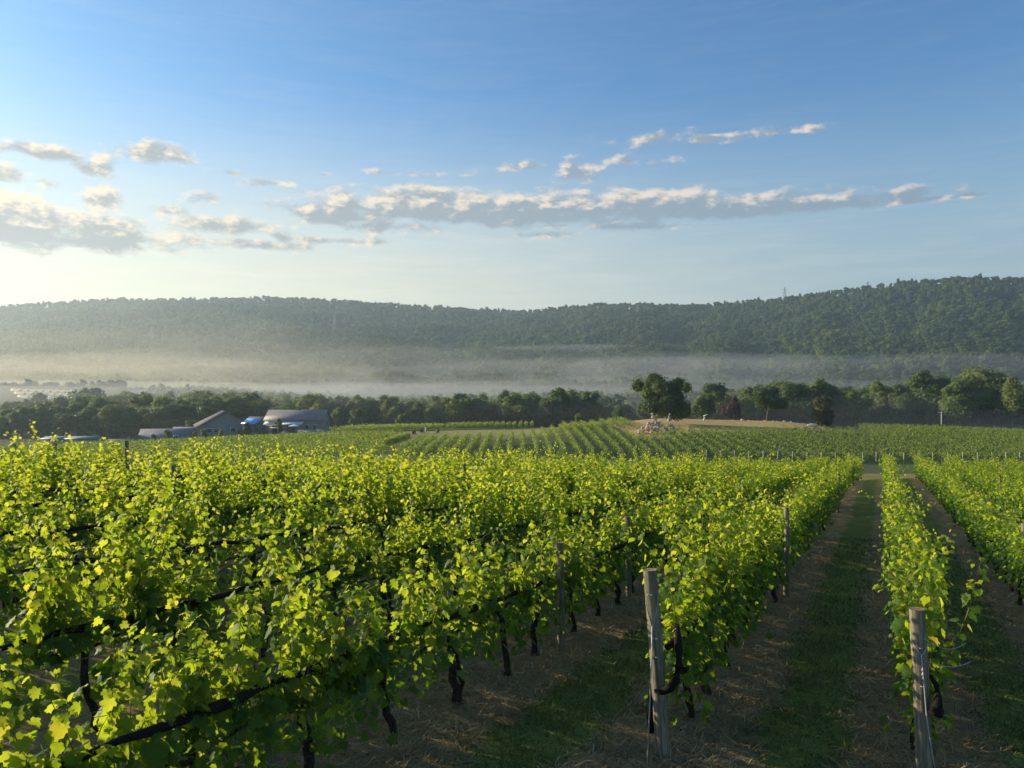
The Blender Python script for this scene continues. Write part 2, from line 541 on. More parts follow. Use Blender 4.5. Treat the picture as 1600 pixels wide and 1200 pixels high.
def make_terrain():
    fov = np.linspace(-0.72, 0.72, 300)
    rest = np.linspace(0.72, 2 * np.pi - 0.72, 92)[1:-1]
    ang = np.concatenate([fov, rest])
    rad = np.concatenate([[0.6], np.geomspace(1.5, 95, 70), np.linspace(98, 330, 95), np.geomspace(338, 3000, 80)])
    Aa, Rr = np.meshgrid(ang, rad)
    X = np.sin(Aa) * Rr; Y = np.cos(Aa) * Rr
    Z = ground(X, Y)
    n = len(ang); m = len(rad)
    v = np.stack([X, Y, Z], -1).reshape(-1, 3)
    i = np.arange(m - 1)[:, None] * n; j = np.arange(n)[None, :]; j2 = (j + 1) % n
    q = np.stack([i + j2, i + j, i + n + j, i + n + j2], -1).reshape(-1, 4)
    c = len(v)
    v = np.concatenate([v, [[0, 0, gz(0, 0)]]])
    tri = np.stack([np.arange(n), (np.arange(n) + 1) % n, np.full(n, c)], -1)
    me = np_mesh('ground', v, [q, tri], M_ground, smooth=True)
    X, Y = v[:, 0], v[:, 1]; D = np.maximum(Y, 0.01)
    u, w = xy2uv(X, Y)
    zone = np.where((w < 77) & (Y < 100) & (Y > -60), 0.0, 1.0)
    col = np.tile(np.array([.055, .062, .022, 1.0]), (len(v), 1))
    tx = X / D * F + 800
    tan = np.array([.40, .285, .115, 1]); olive = np.array([.17, .165, .05, 1]); dark = np.array([.030, .040, .016, 1]); pasture = np.array([.075, .105, .035, 1])
    col[(D > 112) & (D < 240)] = np.where(tx[(D > 112) & (D < 240)][:, None] < 430, np.array([.065, .078, .030, 1]), np.array([.075, .098, .036, 1]))
    col[(w >= 77) & (D < 118)] = np.array([.20, .175, .065, 1])
    mid = (D > 165) & (D < 262) & (tx < 900) & (tx > 420)
    col[mid] = np.array([.16, .165, .055, 1])
    col[(D > 200) & (D < 232) & (tx < 850) & (tx > 380)] = np.array([.24, .225, .08, 1])
    col[tan_zone(X, Y)] = tan
    col[(D > 262) & (D < 640)] = dark * np.array([1.2, 1.2, 1.1, 1])
    col[(D > 225) & (D < 330) & (tx > 1290)] = pasture
    col[D >= 640] = dark
    a = me.attributes.new('zone', 'FLOAT', 'POINT'); a.data.foreach_set('value', zone.astype(np.float32))
    a = me.attributes.new('field', 'FLOAT_COLOR', 'POINT'); a.data.foreach_set('color', col.astype(np.float32).ravel())
    o = obj('ground', me)
    tag(o, 'valley ground from the vineyard slope to the wooded hills', kind='structure')
    return o


make_terrain()

# ------------------------------------------------------------------ leaves
_half = [(.15, -.13), (.38, -.13), (.37, .05), (.56, .20), (.52, .42), (.34, .46), (.33, .70), (.15, .72)]
LEAF_L0 = np.array([(0, .03)] + _half + [(0, .98)] + [(-x, y) for x, y in _half[::-1]])


def leaf_l0(seed):
    """a lobed grape leaf: 14 triangles round a centre, cupped and with a drooping tip (unit width about 1)"""
    r = np.random.default_rng(seed)
    p = LEAF_L0 * (1 + r.normal(0, .06, LEAF_L0.shape))
    z = lambda q: -0.45 * np.abs(q[:, 0]) ** 1.2 * r.uniform(-.6, 1.2) - 0.28 * np.maximum(q[:, 1] - .3, 0) ** 1.5 * r.uniform(.2, 1.6) + r.normal(0, .035, len(q))
    out = np.column_stack([p, z(p)])
    cen = np.array([[0, .34, 0.03]])
    v = np.concatenate([out, cen]); k = len(out)
    f = np.array([(i, (i + 1) % k, k) for i in range(k)])
    return v, f


def leaf_l1(seed):
    r = np.random.default_rng(seed)
    p = np.array([(.0, .0), (.42, -.10), (.54, .32), (.27, .50), (0, .95), (-.27, .50), (-.54, .32), (-.42, -.10)]) * (1 + r.normal(0, .09, (8, 2)))
    z = -0.34 * np.abs(p[:, 0]) * r.uniform(-.6, 1.6) - 0.30 * np.maximum(p[:, 1] - .35, 0) + r.normal(0, .06, 8)
    v = np.concatenate([np.column_stack([p, z]), [[0, .36, .05]]])
    return v, np.array([(i, (i + 1) % 8, 8) for i in range(8)])


def leaf_l2(seed):
    r = np.random.default_rng(seed)
    v = np.array([(0, -.04, 0), (.56, .36, -.12), (0, .92, r.uniform(-.15, .05)), (-.56, .36, -.12)]) * (1 + r.normal(0, .08, (4, 3)))
    return v, np.array([(0, 1, 2), (0, 2, 3)])


TEMPL = {0: [leaf_l0(i) for i in range(8)], 1: [leaf_l1(i) for i in range(8)], 2: [leaf_l2(i) for i in range(8)]}


def frames(nrm, tip):
    """rotation matrices whose z is nrm and whose y is tip made square to it"""
    n = nrm / (np.linalg.norm(nrm, axis=1)[:, None] + 1e-9)
    y = tip - n * np.sum(tip * n, 1)[:, None]
    y /= np.linalg.norm(y, axis=1)[:, None] + 1e-9
    x = np.cross(y, n)
    return np.stack([x, y, n], -1)        # columns


def leaves_arrays(pos, nrm, tip, size, tint, lod, rg):
    """one joined set of leaves"""
    M = frames(nrm, tip)
    var = rg.integers(0, 8, len(pos))
    V, Fc, T = [], [], []
    base = 0
    for k in range(8):
        s = np.nonzero(var == k)[0]
        if len(s) == 0:
            continue
        tv, tf = TEMPL[lod][k]
        vv = np.einsum('nij,vj->nvi', M[s], tv) * size[s][:, None, None] + pos[s][:, None, :]
        nv = len(tv)
        ff = tf[None] + (np.arange(len(s)) * nv)[:, None, None] + base
        V.append(vv.reshape(-1, 3)); Fc.append(ff.reshape(-1, 3)); T.append(np.repeat(tint[s], len(tf)))
        base += len(s) * nv
    return np.concatenate(V), np.concatenate(Fc), np.concatenate(T)


U3 = np.array([RU[0], RU[1], 0.0]); V3 = np.array([RV[0], RV[1], 0.0]); Z3 = np.array([0, 0, 1.0])


def vine_shoots(rg, dens=1.0, vig=1.0, half=0.68, wide=1.0):
    """leaf positions of one vine, local to its foot (x across rows, y along rows, z up)"""
    ns = max(6, int(rg.poisson(14.5 * dens)))
    P, N, T, S, H, canes = [], [], [], [], [], []
    for k in range(ns):
        y0 = rg.uniform(-half, half); x0 = rg.normal(0, .05)
        L = rg.uniform(.45, 1.55) * vig
        lean = rg.normal(0, .19) * wide; along = rg.normal(0, .25); curl = rg.normal(0, .28) * wide
        if rg.random() < .10:
            L *= 1.22; curl *= 2.2
        m = int(L / .041)
        s = np.linspace(0.06, 1, m)
        x = x0 + lean * s * L + curl * np.maximum(s - .55, 0) ** 1.6 * L * 1.6
        y = y0 + along * s * L
        z = .86 + rg.uniform(-.05, .1) + L * (s - .30 * np.maximum(s - .62, 0) ** 1.5 * rg.uniform(.2, 2.4))
        c = np.column_stack([x, y, z])
        canes.append(c[:: max(1, m // 6)])
        a = rg.uniform(0, 6.28) + np.arange(m) * 2.6 + rg.normal(0, .5, m)
        side = np.column_stack([np.cos(a), np.sin(a), np.full(m, .1)])
        pet = rg.uniform(.03, .105, m)
        P.append(c + side * pet[:, None])
        out = side.copy(); out[:, 2] = 0
        N.append(out * rg.uniform(.1, 1.1, m)[:, None] + np.column_stack([rg.normal(0, .35, m), rg.normal(0, .35, m), rg.uniform(.15, 1.0, m)]))
        T.append(side + np.column_stack([np.zeros(m), np.zeros(m), rg.uniform(-1.3, -.1, m)]))
        S.append(rg.uniform(.074, .138, m) * (1 - .55 * np.maximum(s - .5, 0) * 2 * rg.uniform(.6, 1)))
        H.append(s)
    q = int(rg.poisson(125 * dens))              # older leaves round the head of the vine and below the wire
    if q:
        y = rg.uniform(-half, half, q); z = rg.uniform(.40, 1.25, q) + rg.normal(0, .05, q); x = rg.normal(0, .17 * wide, q) * (1.1 - .2 * z)
        P.append(np.column_stack([x, y, z])); o = np.sign(x)
        N.append(np.column_stack([o * rg.uniform(.2, 1, q), rg.normal(0, .4, q), rg.uniform(.1, .8, q)]))
        T.append(np.column_stack([o * .4 + rg.normal(0, .3, q), rg.normal(0, .5, q), rg.uniform(-1.4, -.3, q)]))
        S.append(rg.uniform(.085, .14, q)); H.append(np.full(q, .05))
    P, N, T, S, H = map(np.concatenate, (P, N, T, S, H))
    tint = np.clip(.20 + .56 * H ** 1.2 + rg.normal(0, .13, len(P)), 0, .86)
    odd = rg.random(len(P)) < .006
    tint[odd] = rg.uniform(.9, 1, odd.sum())
    return P, N, T, S, tint, canes


def rot_uv(a):
    """local (across, along, up) -> world axes"""
    return a[:, 0:1] * U3 + a[:, 1:2] * V3 + a[:, 2:3] * Z3


# ------------------------------------------------------------------ near vineyard: where every vine stands
SP = 1.32
rows = {}
for k in range(-6, 34):                      # k counts rows to the left of the right end post's row
    u = k * ROWW
    if k == 0: v0 = 0.75
    elif k == 1: v0 = -0.02
    elif k == 2: v0 = -6.6
    elif k >= 3: v0 = -9.0 - 0.2 * k
    else: v0 = 1.2 - 0.6 * k
    vs = np.arange(v0, 77.0, SP)
    rows[k] = vs

VX, VY, VZ, VK, VI, VVv = [], [], [], [], [], []
for k, vs in rows.items():
    vs2 = vs + rng.normal(0, .06, len(vs))
    x, y = uv2xy(k * ROWW + rng.normal(0, .03, len(vs)), vs2)
    z = ground(x, y)
    VX.append(x); VY.append(y); VZ.append(z); VK.append(np.full(len(vs), k)); VI.append(np.arange(len(vs))); VVv.append(vs2)
VX, VY, VZ, VK, VI, VVv = map(np.concatenate, (VX, VY, VZ, VK, VI, VVv))
tt = VX / np.maximum(VY, .1)
infr = (VY > 1.2) & (np.abs(tt) < .78)
# horizon test: highest view angle of nearer canopy in the same direction
ang_top = (VZ + 2.15 - CAMZ) / np.maximum(VY, .1)
bins = np.clip(((tt + .8) / 1.6 * 220).astype(int), 0, 219)
order = np.argsort(VY)
hor = np.full(220, -9.0); vis = np.zeros(len(VX), bool)
for i in order:
    if not infr[i]: continue
    b = bins[i]
    vis[i] = ang_top[i] > hor[b] - .010
    wdt = int(max(1, .66 / VY[i] / 1.6 * 220))
    for bb in range(max(0, b - wdt), min(220, b + wdt + 1)):
        hor[bb] = max(hor[bb], ang_top[i])
# vines just out of the frame still shade the ones in it
shade = (~infr) & (VY > -8) & (VX > -30) & (np.abs(VX) < 26) & (VY < 26)
keep = (vis & infr)
cand = np.nonzero(keep)[0]
score = (ang_top[cand] * 0 + 1 / np.hypot(VX[cand], VY[cand]))
best = cand[np.argsort(-score)][:300]
is_ind = np.zeros(len(VX), bool); is_ind[best] = True
rest_idx = np.nonzero((keep | shade) & ~is_ind)[0]

ROWNAME = {0: 'in the row behind the right end post', 1: 'in the row behind the left end post', 2: 'in the front row crossed by the long rolled net',
           -1: 'in the first row right of the right end post', -2: 'in the second row right of the right end post', -3: 'in the third row right of the right end post'}
NUMW = ['zeroth', 'first', 'second', 'third', 'fourth', 'fifth', 'sixth', 'seventh', 'eighth', 'ninth', 'tenth', 'eleventh', 'twelfth', 'thirteenth', 'fourteenth', 'fifteenth', 'sixteenth',
        'seventeenth', 'eighteenth', 'nineteenth', 'twentieth']
NUMW += ['twenty-' + q for q in NUMW[1:10]] + ['thirtieth'] + ['thirty-' + q for q in NUMW[1:10]] + ['fortieth'] + ['forty-' + q for q in NUMW[1:10]] + ['fiftieth']
NUMW += ['fifty-' + q for q in NUMW[1:10]] + ['sixtieth'] + ['sixty-' + q for q in NUMW[1:10]]
for q in range(3, 34):
    ROWNAME[q] = f'in the {NUMW[q - 1]} row left of the left end post'
for q in range(-6, -3):
    ROWNAME[q] = f'in the {NUMW[-q]} row right of the right end post'
ORD = ['nearest', 'second', 'third', 'fourth', 'fifth', 'sixth', 'seventh', 'eighth', 'ninth', 'tenth', 'eleventh', 'twelfth']


def trunk_geo(rg, fork):
    g = Geo()
    h = rg.uniform(.80, .90)
    bx, by = rg.normal(0, .06), rg.normal(0, .10)
    n = 8
    s = np.linspace(0, 1, n)
    p = np.column_stack([bx * (1 - s) * .8 + rg.normal(0, .018, n), by * 1.6 * (1 - s) + .05 * np.sin(s * 5 + bx * 60) + rg.normal(0, .02, n), -.06 + s * (h + .06)])
    rd = (.047 - .013 * s) * rg.uniform(.9, 1.25) * (1 + rg.normal(0, .10, n)); rd[0] *= 1.35; rd[-1] *= 1.25
    g.tube(p, rd, 7)
    if fork:
        q = p.copy(); q[:, 1] += .16 * np.sin(np.pi * (1 - s) * .9) + .05; q[:, 0] += .03
        g.tube(q, rd * .62, 6)
    for sg in (-1, 1):
        m = 6; s2 = np.linspace(0, 1, m)
        a = np.column_stack([rg.normal(0, .012, m), sg * s2 * .62, h - .02 + .06 * np.sin(s2 * 2.2) + rg.normal(0, .010, m)])
        g.tube(a, .024 - .010 * s2, 6)
    return g


def turn(g):
    """turn a Geo from row axes to world axes"""
    g.v = [rot_uv(np.asarray(v)) for v in g.v]
    return g


trunk_meshes = []
for i in range(14):
    trunk_meshes.append(turn(trunk_geo(np.random.default_rng(100 + i), i in (3, 9))).mesh('vine_trunk', M_bark, smooth=True))
single_leaf_meshes = [np_mesh('leaf', *leaf_l0(40 + i), M_leaf1) for i in range(8)]


def frame_to_matrix(M, p, s):
    m = Matrix(((M[0, 0] * s, M[0, 1] * s, M[0, 2] * s, p[0]), (M[1, 0] * s, M[1, 1] * s, M[1, 2] * s, p[1]), (M[2, 0] * s, M[2, 1] * s, M[2, 2] * s, p[2]), (0, 0, 0, 1)))
    return m


n_near_in_row = {}
ind_sorted = sorted(best, key=lambda i: (VK[i], VVv[i]))
for i in ind_sorted:
    k = int(VK[i])
    dist = math.hypot(VX[i], VY[i])
    rg = np.random.default_rng(1000 + int(i))
    rank = n_near_in_row.get(k, 0); n_near_in_row[k] = rank + 1
    vig = rg.uniform(.72, 1.2); dens = rg.uniform(.95, 1.55) * (.6 if rg.random() < .07 else 1)
    if k >= 2 and dist < 12: dens *= 1.05
    if k == 1 and rank < 5: vig, dens = max(vig, 1.12) + .08, max(dens, 1.3)
    if k == 0 and rank < 3: vig = max(vig, 1.05)
    P, N, T, S, tint, canes = vine_shoots(rg, dens, vig, wide=.75 if k == 0 else .95)
    root = empty('grapevine', (VX[i], VY[i], VZ[i]))
    lab = f'grapevine, {NUMW[rank + 1]} from the viewer {ROWNAME[k]}'
    tag(root, lab, 'grapevine', 'grapevines in the near rows')
    tr = obj('trunk', trunk_meshes[int(rg.integers(0, 14))], root)
    Pw, Nw, Tw = rot_uv(P), rot_uv(N), rot_uv(T)
    lod = 0 if dist < 13 else (1 if dist < 18.5 else 2)
    if dist < 13.5:
        g = Geo()
        for c in canes:
            if len(c) >= 2:
                g.tube(rot_uv(np.asarray(c)), np.linspace(.006, .0025, len(c)), 4, cap=False)
        tag(obj('cane', g.mesh('cane', M_cane), root), kind='stuff')
    sel = np.zeros(len(Pw), bool)
    if dist < 11.0 and VY[i] > 1.5:
        # the large, outer and upper leaves on the viewer's side are single pieces
        w = P[:, 2] * .9 - P[:, 0] * 1.2 + rg.normal(0, .35, len(P))
        sel[np.argsort(-w)[:150]] = True
        Ms = frames(Nw, Tw)
        for a in np.nonzero(sel)[0]:
            lo = bpy.data.objects.new('leaf', single_leaf_meshes[int(rg.integers(0, 8))])
            COL.objects.link(lo); lo.parent = root
            lo.matrix_local = frame_to_matrix(Ms[a], Pw[a], S[a] * 1.02)
    r_ = ~sel
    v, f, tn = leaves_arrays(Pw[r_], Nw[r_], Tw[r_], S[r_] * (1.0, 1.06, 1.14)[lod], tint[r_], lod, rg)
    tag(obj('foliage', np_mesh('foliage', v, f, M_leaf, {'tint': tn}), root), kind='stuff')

# every other vine of the near block: one mass
PP, NN, TTt, SS, TI = [], [], [], [], []
g = Geo()
for i in rest_idx:
    rg = np.random.default_rng(5000 + int(i))
    dist = math.hypot(VX[i], VY[i])
    P, N, T, S, tint, _c = vine_shoots(rg, rg.uniform(.85, 1.3), rg.uniform(.72, 1.2), wide=.95)
    thin = .62 if dist > 26 else .8
    q = rg.random(len(P)) < thin
    P, N, T, S, tint = P[q], N[q], T[q], S[q] * (1.28 if dist > 26 else 1.12), tint[q]
    PP.append(rot_uv(P) + np.array([VX[i], VY[i], VZ[i]])); NN.append(rot_uv(N)); TTt.append(rot_uv(T)); SS.append(S); TI.append(tint)
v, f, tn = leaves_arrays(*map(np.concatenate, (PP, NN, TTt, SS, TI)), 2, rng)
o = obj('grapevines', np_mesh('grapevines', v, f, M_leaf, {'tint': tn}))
tag(o, 'mass of farther grapevine foliage filling the near block to its crest', kind='stuff')
for i in rest_idx:
    if VK[i] > 1: continue
    rg = np.random.default_rng(9000 + int(i))
    p = np.column_stack([rg.normal(0, .03, 4), rg.normal(0, .04, 4), np.linspace(-.05, .95, 4)])
    g.tube(rot_uv(p) + np.array([VX[i], VY[i], VZ[i]]), [.045, .034, .032, .035], 5)
if g.n:
    tag(obj('vine_trunks', g.mesh('vine_trunks', M_bark)), 'dark vine trunks at the far ends of the right rows', kind='stuff')

# ------------------------------------------------------------------ posts, nets, wires of the near block


def wood_mat(name, a, b):
    m, t, bs = mat(name)
    tc = t.new('ShaderNodeTexCoord')
    sc = t.vmath('MULTIPLY', tc.outputs['Object'], (22, 22, 1.6))
    n = t.noise(sc, 1.6, 8, 0.65, 0.4); n2 = t.noise(tc.outputs['Object'], 4.0, 5, 0.6)
    c = t.mix(t.smooth(n, 0.35, 0.68), (*a, 1), (*b, 1))
    c = t.mix(t.math('MULTIPLY', t.smooth(n2, 0.5, 0.75), 0.5), c, (a[0] * .6, a[1] * .75, a[2] * .7, 1))
    t.put(bs.inputs['Base Color'], c)
    bs.inputs['Roughness'].default_value = 0.9; bs.inputs['Specular IOR Level'].default_value = 0.15
    bp = t.new('ShaderNodeBump'); bp.inputs['Strength'].default_value = 0.7; bp.inputs['Distance'].default_value = 0.01
    t.put(bp.inputs['Height'], n); t.l.new(bp.outputs[0], bs.inputs['Normal'])
    return m


M_post = wood_mat('weathered_post', (.13, .118, .082), (.36, .305, .20))
M_postend = wood_mat('post_end_grain', (.20, .12, .06), (.42, .30, .17))


def post_geo(r, h, below=.25, n=20):
    """round post, its top rim slightly worn"""
    g = Geo()
    s = np.array([-below, 0, .15, .4, .8, 1.2, 1.6, h - .12, h - .015, h])
    rr = np.array([1.02, 1.02, 1.01, 1.0, .995, .985, .975, .965, .96, .93]) * r
    w = np.column_stack([.006 * np.sin(s * 2.1), .006 * np.cos(s * 1.7), s])
    g.tube(w, rr, n, cap=False)
    return g


def disc_geo(r, z, n=20):
    th = np.arange(n) / n * 2 * np.pi
    g = Geo()
    rings = [r, r * .72, r * .4]
    v = []
    for k, q in enumerate(rings):
        v += [(q * math.cos(a), q * math.sin(a), z - (.004 if k else 0)) for a in th]
    v.append((0, 0, z - .006))
    f = [(k * n + i, k * n + (i + 1) % n, (k + 1) * n + (i + 1) % n, (k + 1) * n + i) for k in range(2) for i in range(n)]
    g.add(np.array(v), np.array(f))
    g.f.setdefault(3, []).append(np.array([(2 * n + i, 2 * n + (i + 1) % n, 3 * n) for i in range(n)]))
    return g


def staple_geo(r, a, z):
    g = Geo()
    d = np.array([math.cos(a), math.sin(a), 0]); t = np.array([-math.sin(a), math.cos(a), 0])
    c = d * r + np.array([0, 0, z])
    p = [c - t * .012 - d * .01, c - t * .012 + d * .012, c + d * .018, c + t * .012 + d * .012, c + t * .012 - d * .01]
    g.tube(np.array(p), .004, 6)
    return g


def end_post(u, v, lean, label, r, h, hooks):
    x, y = uv2xy(u, v); x, y = float(x), float(y)
    root = empty('wooden_end_post', (x, y, gz(x, y)))
    root.rotation_euler = lean
    tag(root, label, 'vineyard post', 'wooden end posts of the near rows')
    obj('post', post_geo(r, h).mesh('post', M_post, smooth=True), root)
    obj('post_top', disc_geo(r * .93, h + .001).mesh('post_top', M_postend), root)
    for (a, z) in hooks:
        obj('staple', staple_geo(r * .97, a, z).mesh('staple', M_wire, smooth=True), root)
    return root, x, y


def helix(r, z0, z1, a0, a1, n=26):
    a = np.linspace(a0, a1, n)
    return np.column_stack([np.cos(a) * r, np.sin(a) * r, np.linspace(z0, z1, n)])


FA = -math.pi / 2        # the side of a post that faces the camera
# left end post (row 1)
pl, xl, yl = end_post(2.6, -1.09, (R(-1.0), R(-3.6), 0), 'leaning wooden end post wrapped with black netting, its left edge sunlit', .078, 2.06,
                      [(FA - .7, 1.80), (FA - .25, 1.80), (FA - .4, 1.45), (FA + .1, 1.32), (FA - .5, 1.32), (FA - .1, 1.12)])
g = Geo(); g.tube(helix(.082, 1.70, 1.42, FA - 1.3, FA - .35), .0035, 5); g.tube(helix(.082, 1.78, 1.44, FA + .75, FA - .3), .0035, 5)
obj('wire_wrap', g.mesh('wire_wrap', M_wire), pl)
g = Geo(); g.tube(np.array([(-.035, -.078, 1.46), (-.06, -.11, 1.2), (-.24, -.34, -.04)]), .0075, 6)
obj('guy_wire', g.mesh('guy_wire', M_wire), pl)
# right end post (row 0)
pr, xr, yr = end_post(0, 0, (R(-1.0), R(-2.0), 0), 'upright wooden end post with two loose wire ends, its left half sunlit', .083, 1.86,
                      [(FA + .25, 1.56), (FA - .25, 1.46), (FA - .1, 1.35), (FA + .1, .75), (FA - .3, 1.05)])
g = Geo(); g.tube(helix(.087, 1.55, 1.38, FA - 1.5, FA - .25), .0035, 5); g.tube(helix(.087, 1.50, 1.38, FA + .9, FA - .2), .0035, 5)
obj('wire_wrap', g.mesh('wire_wrap', M_wire), pr)
g = Geo(); g.tube(np.array([(-.02, -.088, 1.39), (-.015, -.10, 1.1), (-.01, -.12, .7), (0.0, -.30, -.06)]), .0055, 6)
tw = np.linspace(0, 1, 30); g.tube(np.column_stack([-.02 + .008 * np.cos(tw * 40), -.093 + .008 * np.sin(tw * 40), 1.39 - tw * .3]), .004, 5)
obj('guy_wire', g.mesh('guy_wire', M_wire), pr)
for (z0, x1, dz) in ((1.55, .42, -.09), (1.32, .46, -.05)):
    s = np.linspace(0, 1, 12)
    g = Geo(); g.tube(np.column_stack([.03 + s * x1, -.088 - .02 * s, z0 + dz * np.sin(s * 2.4) - .05 * s + (.07 * s ** 3)]), .0035, 5)
    obj('wire_end', g.mesh('wire_end', M_wire), pr)

# line posts: (row, distance along)
line_posts = []
for k, vs in {1: [8.75, 31, 53, 76.5], 0: [16, 31, 46, 60, 76.5], 2: [1.75, 5.97, 20.5], 5: [13.0], 6: [3.5], 8: [3.0, 6.25, 9.0], 9: [5.75], 4: [24.0],
              -1: [12, 27, 42, 57, 76.5], -2: [20, 38, 58], -3: [30, 60]}.items():
    for v in vs:
        line_posts.append((k, v))
post_mesh = {False: post_geo(.055, 2.02, n=10), True: post_geo(.062, 2.0, n=14)}
post_me = post_mesh[True].mesh('line_post', M_post, smooth=True)
top_me = disc_geo(.062 * .93, 2.0, 14).mesh('line_post_top', M_postend)
cnt = {}
for (k, v) in line_posts:
    x, y = map(float, uv2xy(k * ROWW - (.24 if k == 1 or (k == 2 and v < 3) else .04), v))
    if y < 2 or abs(x / y) > .72: continue
    z = gz(x, y)
    if k >= 2 and y > 42: continue
    rank = cnt.get(k, 0); cnt[k] = rank + 1
    root = empty('vineyard_post', (x, y, z))
    root.rotation_euler = (R(random.gauss(0, 1.0)), R(random.gauss(0, 1.0)), 0)
    root.scale = (1, 1, random.uniform(.93, 1.03) * (1.12 if k >= 8 else (.86 if k == 2 else 1)))
    lab = f'line post, {NUMW[rank + 1]} from the viewer {ROWNAME[k]}'
    tag(root, lab, 'vineyard post', 'line posts standing in the near rows')
    obj('post', post_me, root); obj('post_top', top_me, root)

# rolled bird nets along the rows
for k in range(-2, 11):
    v0 = {0: -.05, 1: -1.05, 2: -7.0}.get(k, -10 if k > 2 else 2.0)
    v1 = 40 if k in (0, 1, 2) else 30
    vs = np.arange(v0, v1, .22)
    rg = np.random.default_rng(300 + k)
    ph = rg.uniform(0, 6)
    off = -.07 if k > 0 else .06
    x, y = uv2xy(k * ROWW + off + .03 * np.sin(vs * 1.1 + ph), vs)
    tie = 1.32
    z = ground(x, y) + 1.18 + .04 * np.sin(vs * .5 + ph) - .035 * np.abs(np.sin(vs / tie * np.pi + ph)) + rg.normal(0, .006, len(vs))
    rad = .037 * (1 + .18 * np.sin(vs * 3.1 + ph) + rg.normal(0, .10, len(vs)))
    root = empty('bird_net', (float(x[0]), float(y[0]), float(z[0])))
    labs = {0: 'black bird netting bundled at the right wooden post', 1: 'black rolled bird net wound round the left end post and along its row',
            2: 'long dark rolled bird net crossing the left front vines diagonally'}
    nm = ROWNAME[k]
    tag(root, labs.get(k, f'thin dark rolled bird net tied {nm}'), 'bird net', 'rolled bird nets tied along the rows')
    g = Geo(); g.tube(np.column_stack([x, y, z]) - np.array([x[0], y[0], z[0]]), rad, 8)
    obj('net_roll', g.mesh('net_roll', M_net, smooth=True), root)
    if k == 1:
        # wound round the post, then hanging behind it
        base = np.array([xl, yl, gz(xl, yl)]) - np.array([x[0], y[0], z[0]])
        p = np.array([(.16, .30, 1.34), (.13, .08, 1.30), (.125, -.02, 1.16), (.115, -.075, 1.02), (.07, -.115, .90), (.0, -.125, .80), (-.06, -.10, .76), (-.11, -.02, .74), (-.13, .06, .66), (-.15, .09, .45), (-.16, .10, .22)])
        g = Geo(); g.tube(p + base + np.array([.05, 0, 0]), [.04, .045, .042, .05, .055, .05, .04, .05, .07, .075, .03], 9)
        obj('net_tail', g.mesh('net_tail', M_net, smooth=True), root)
    if k == 0:
        base = np.array([xr, yr, gz(xr, yr)]) - np.array([x[0], y[0], z[0]])
        p = np.array([(.10, .06, 1.12), (.10, -.05, 1.05), (.085, -.095, .98), (.07, -.12, .88), (.05, -.125, .80), (.09, -.12, .78), (.15, -.08, .80)])
        g = Geo(); g.tube(p + base, [.02, .03, .04, .055, .07, .05, .02], 9)
        obj('net_tail', g.mesh('net_tail', M_net, smooth=True), root)

# trellis wires of the nearest rows
for k in (-1, 0, 1, 2, 3):
    for hh, nm in ((.90, 'lowest'), (1.42, 'middle'), (1.80, 'top')):
        v0 = {0: 0.0, 1: -1.05, 2: -7.0, 3: -10.0}.get(k, 2.0)
        vs = np.arange(v0, 32, 1.2)
        x, y = uv2xy(k * ROWW + .02, vs)
        g = Geo(); g.tube(np.column_stack([x, y, ground(x, y) + hh]), .0030, 4, cap=False)
        tag(obj('trellis_wire', g.mesh('trellis_wire', M_twire)), f'{nm} thin trellis wire ' + ROWNAME[k], 'wire', 'trellis wires of the near rows')

# ------------------------------------------------------------------ grass, straw, small things on the vineyard floor
M_straw = leaf_mat('dry_straw', [(0.0, (.14, .095, .042)), (0.5, (.38, .275, .135)), (1.0, (.66, .52, .30))], [(0.0, (.08, .05, .02)), (1.0, (.32, .22, .09))], 0.3, True, 0.8, 0.1)
M_grass = leaf_mat('short_grass', [(0.0, (.055, .085, .022)), (0.6, (.125, .17, .044)), (1.0, (.32, .32, .12))], [(0.0, (.05, .10, .01)), (1.0, (.25, .26, .04))], 0.35, True, 0.7, 0.15)


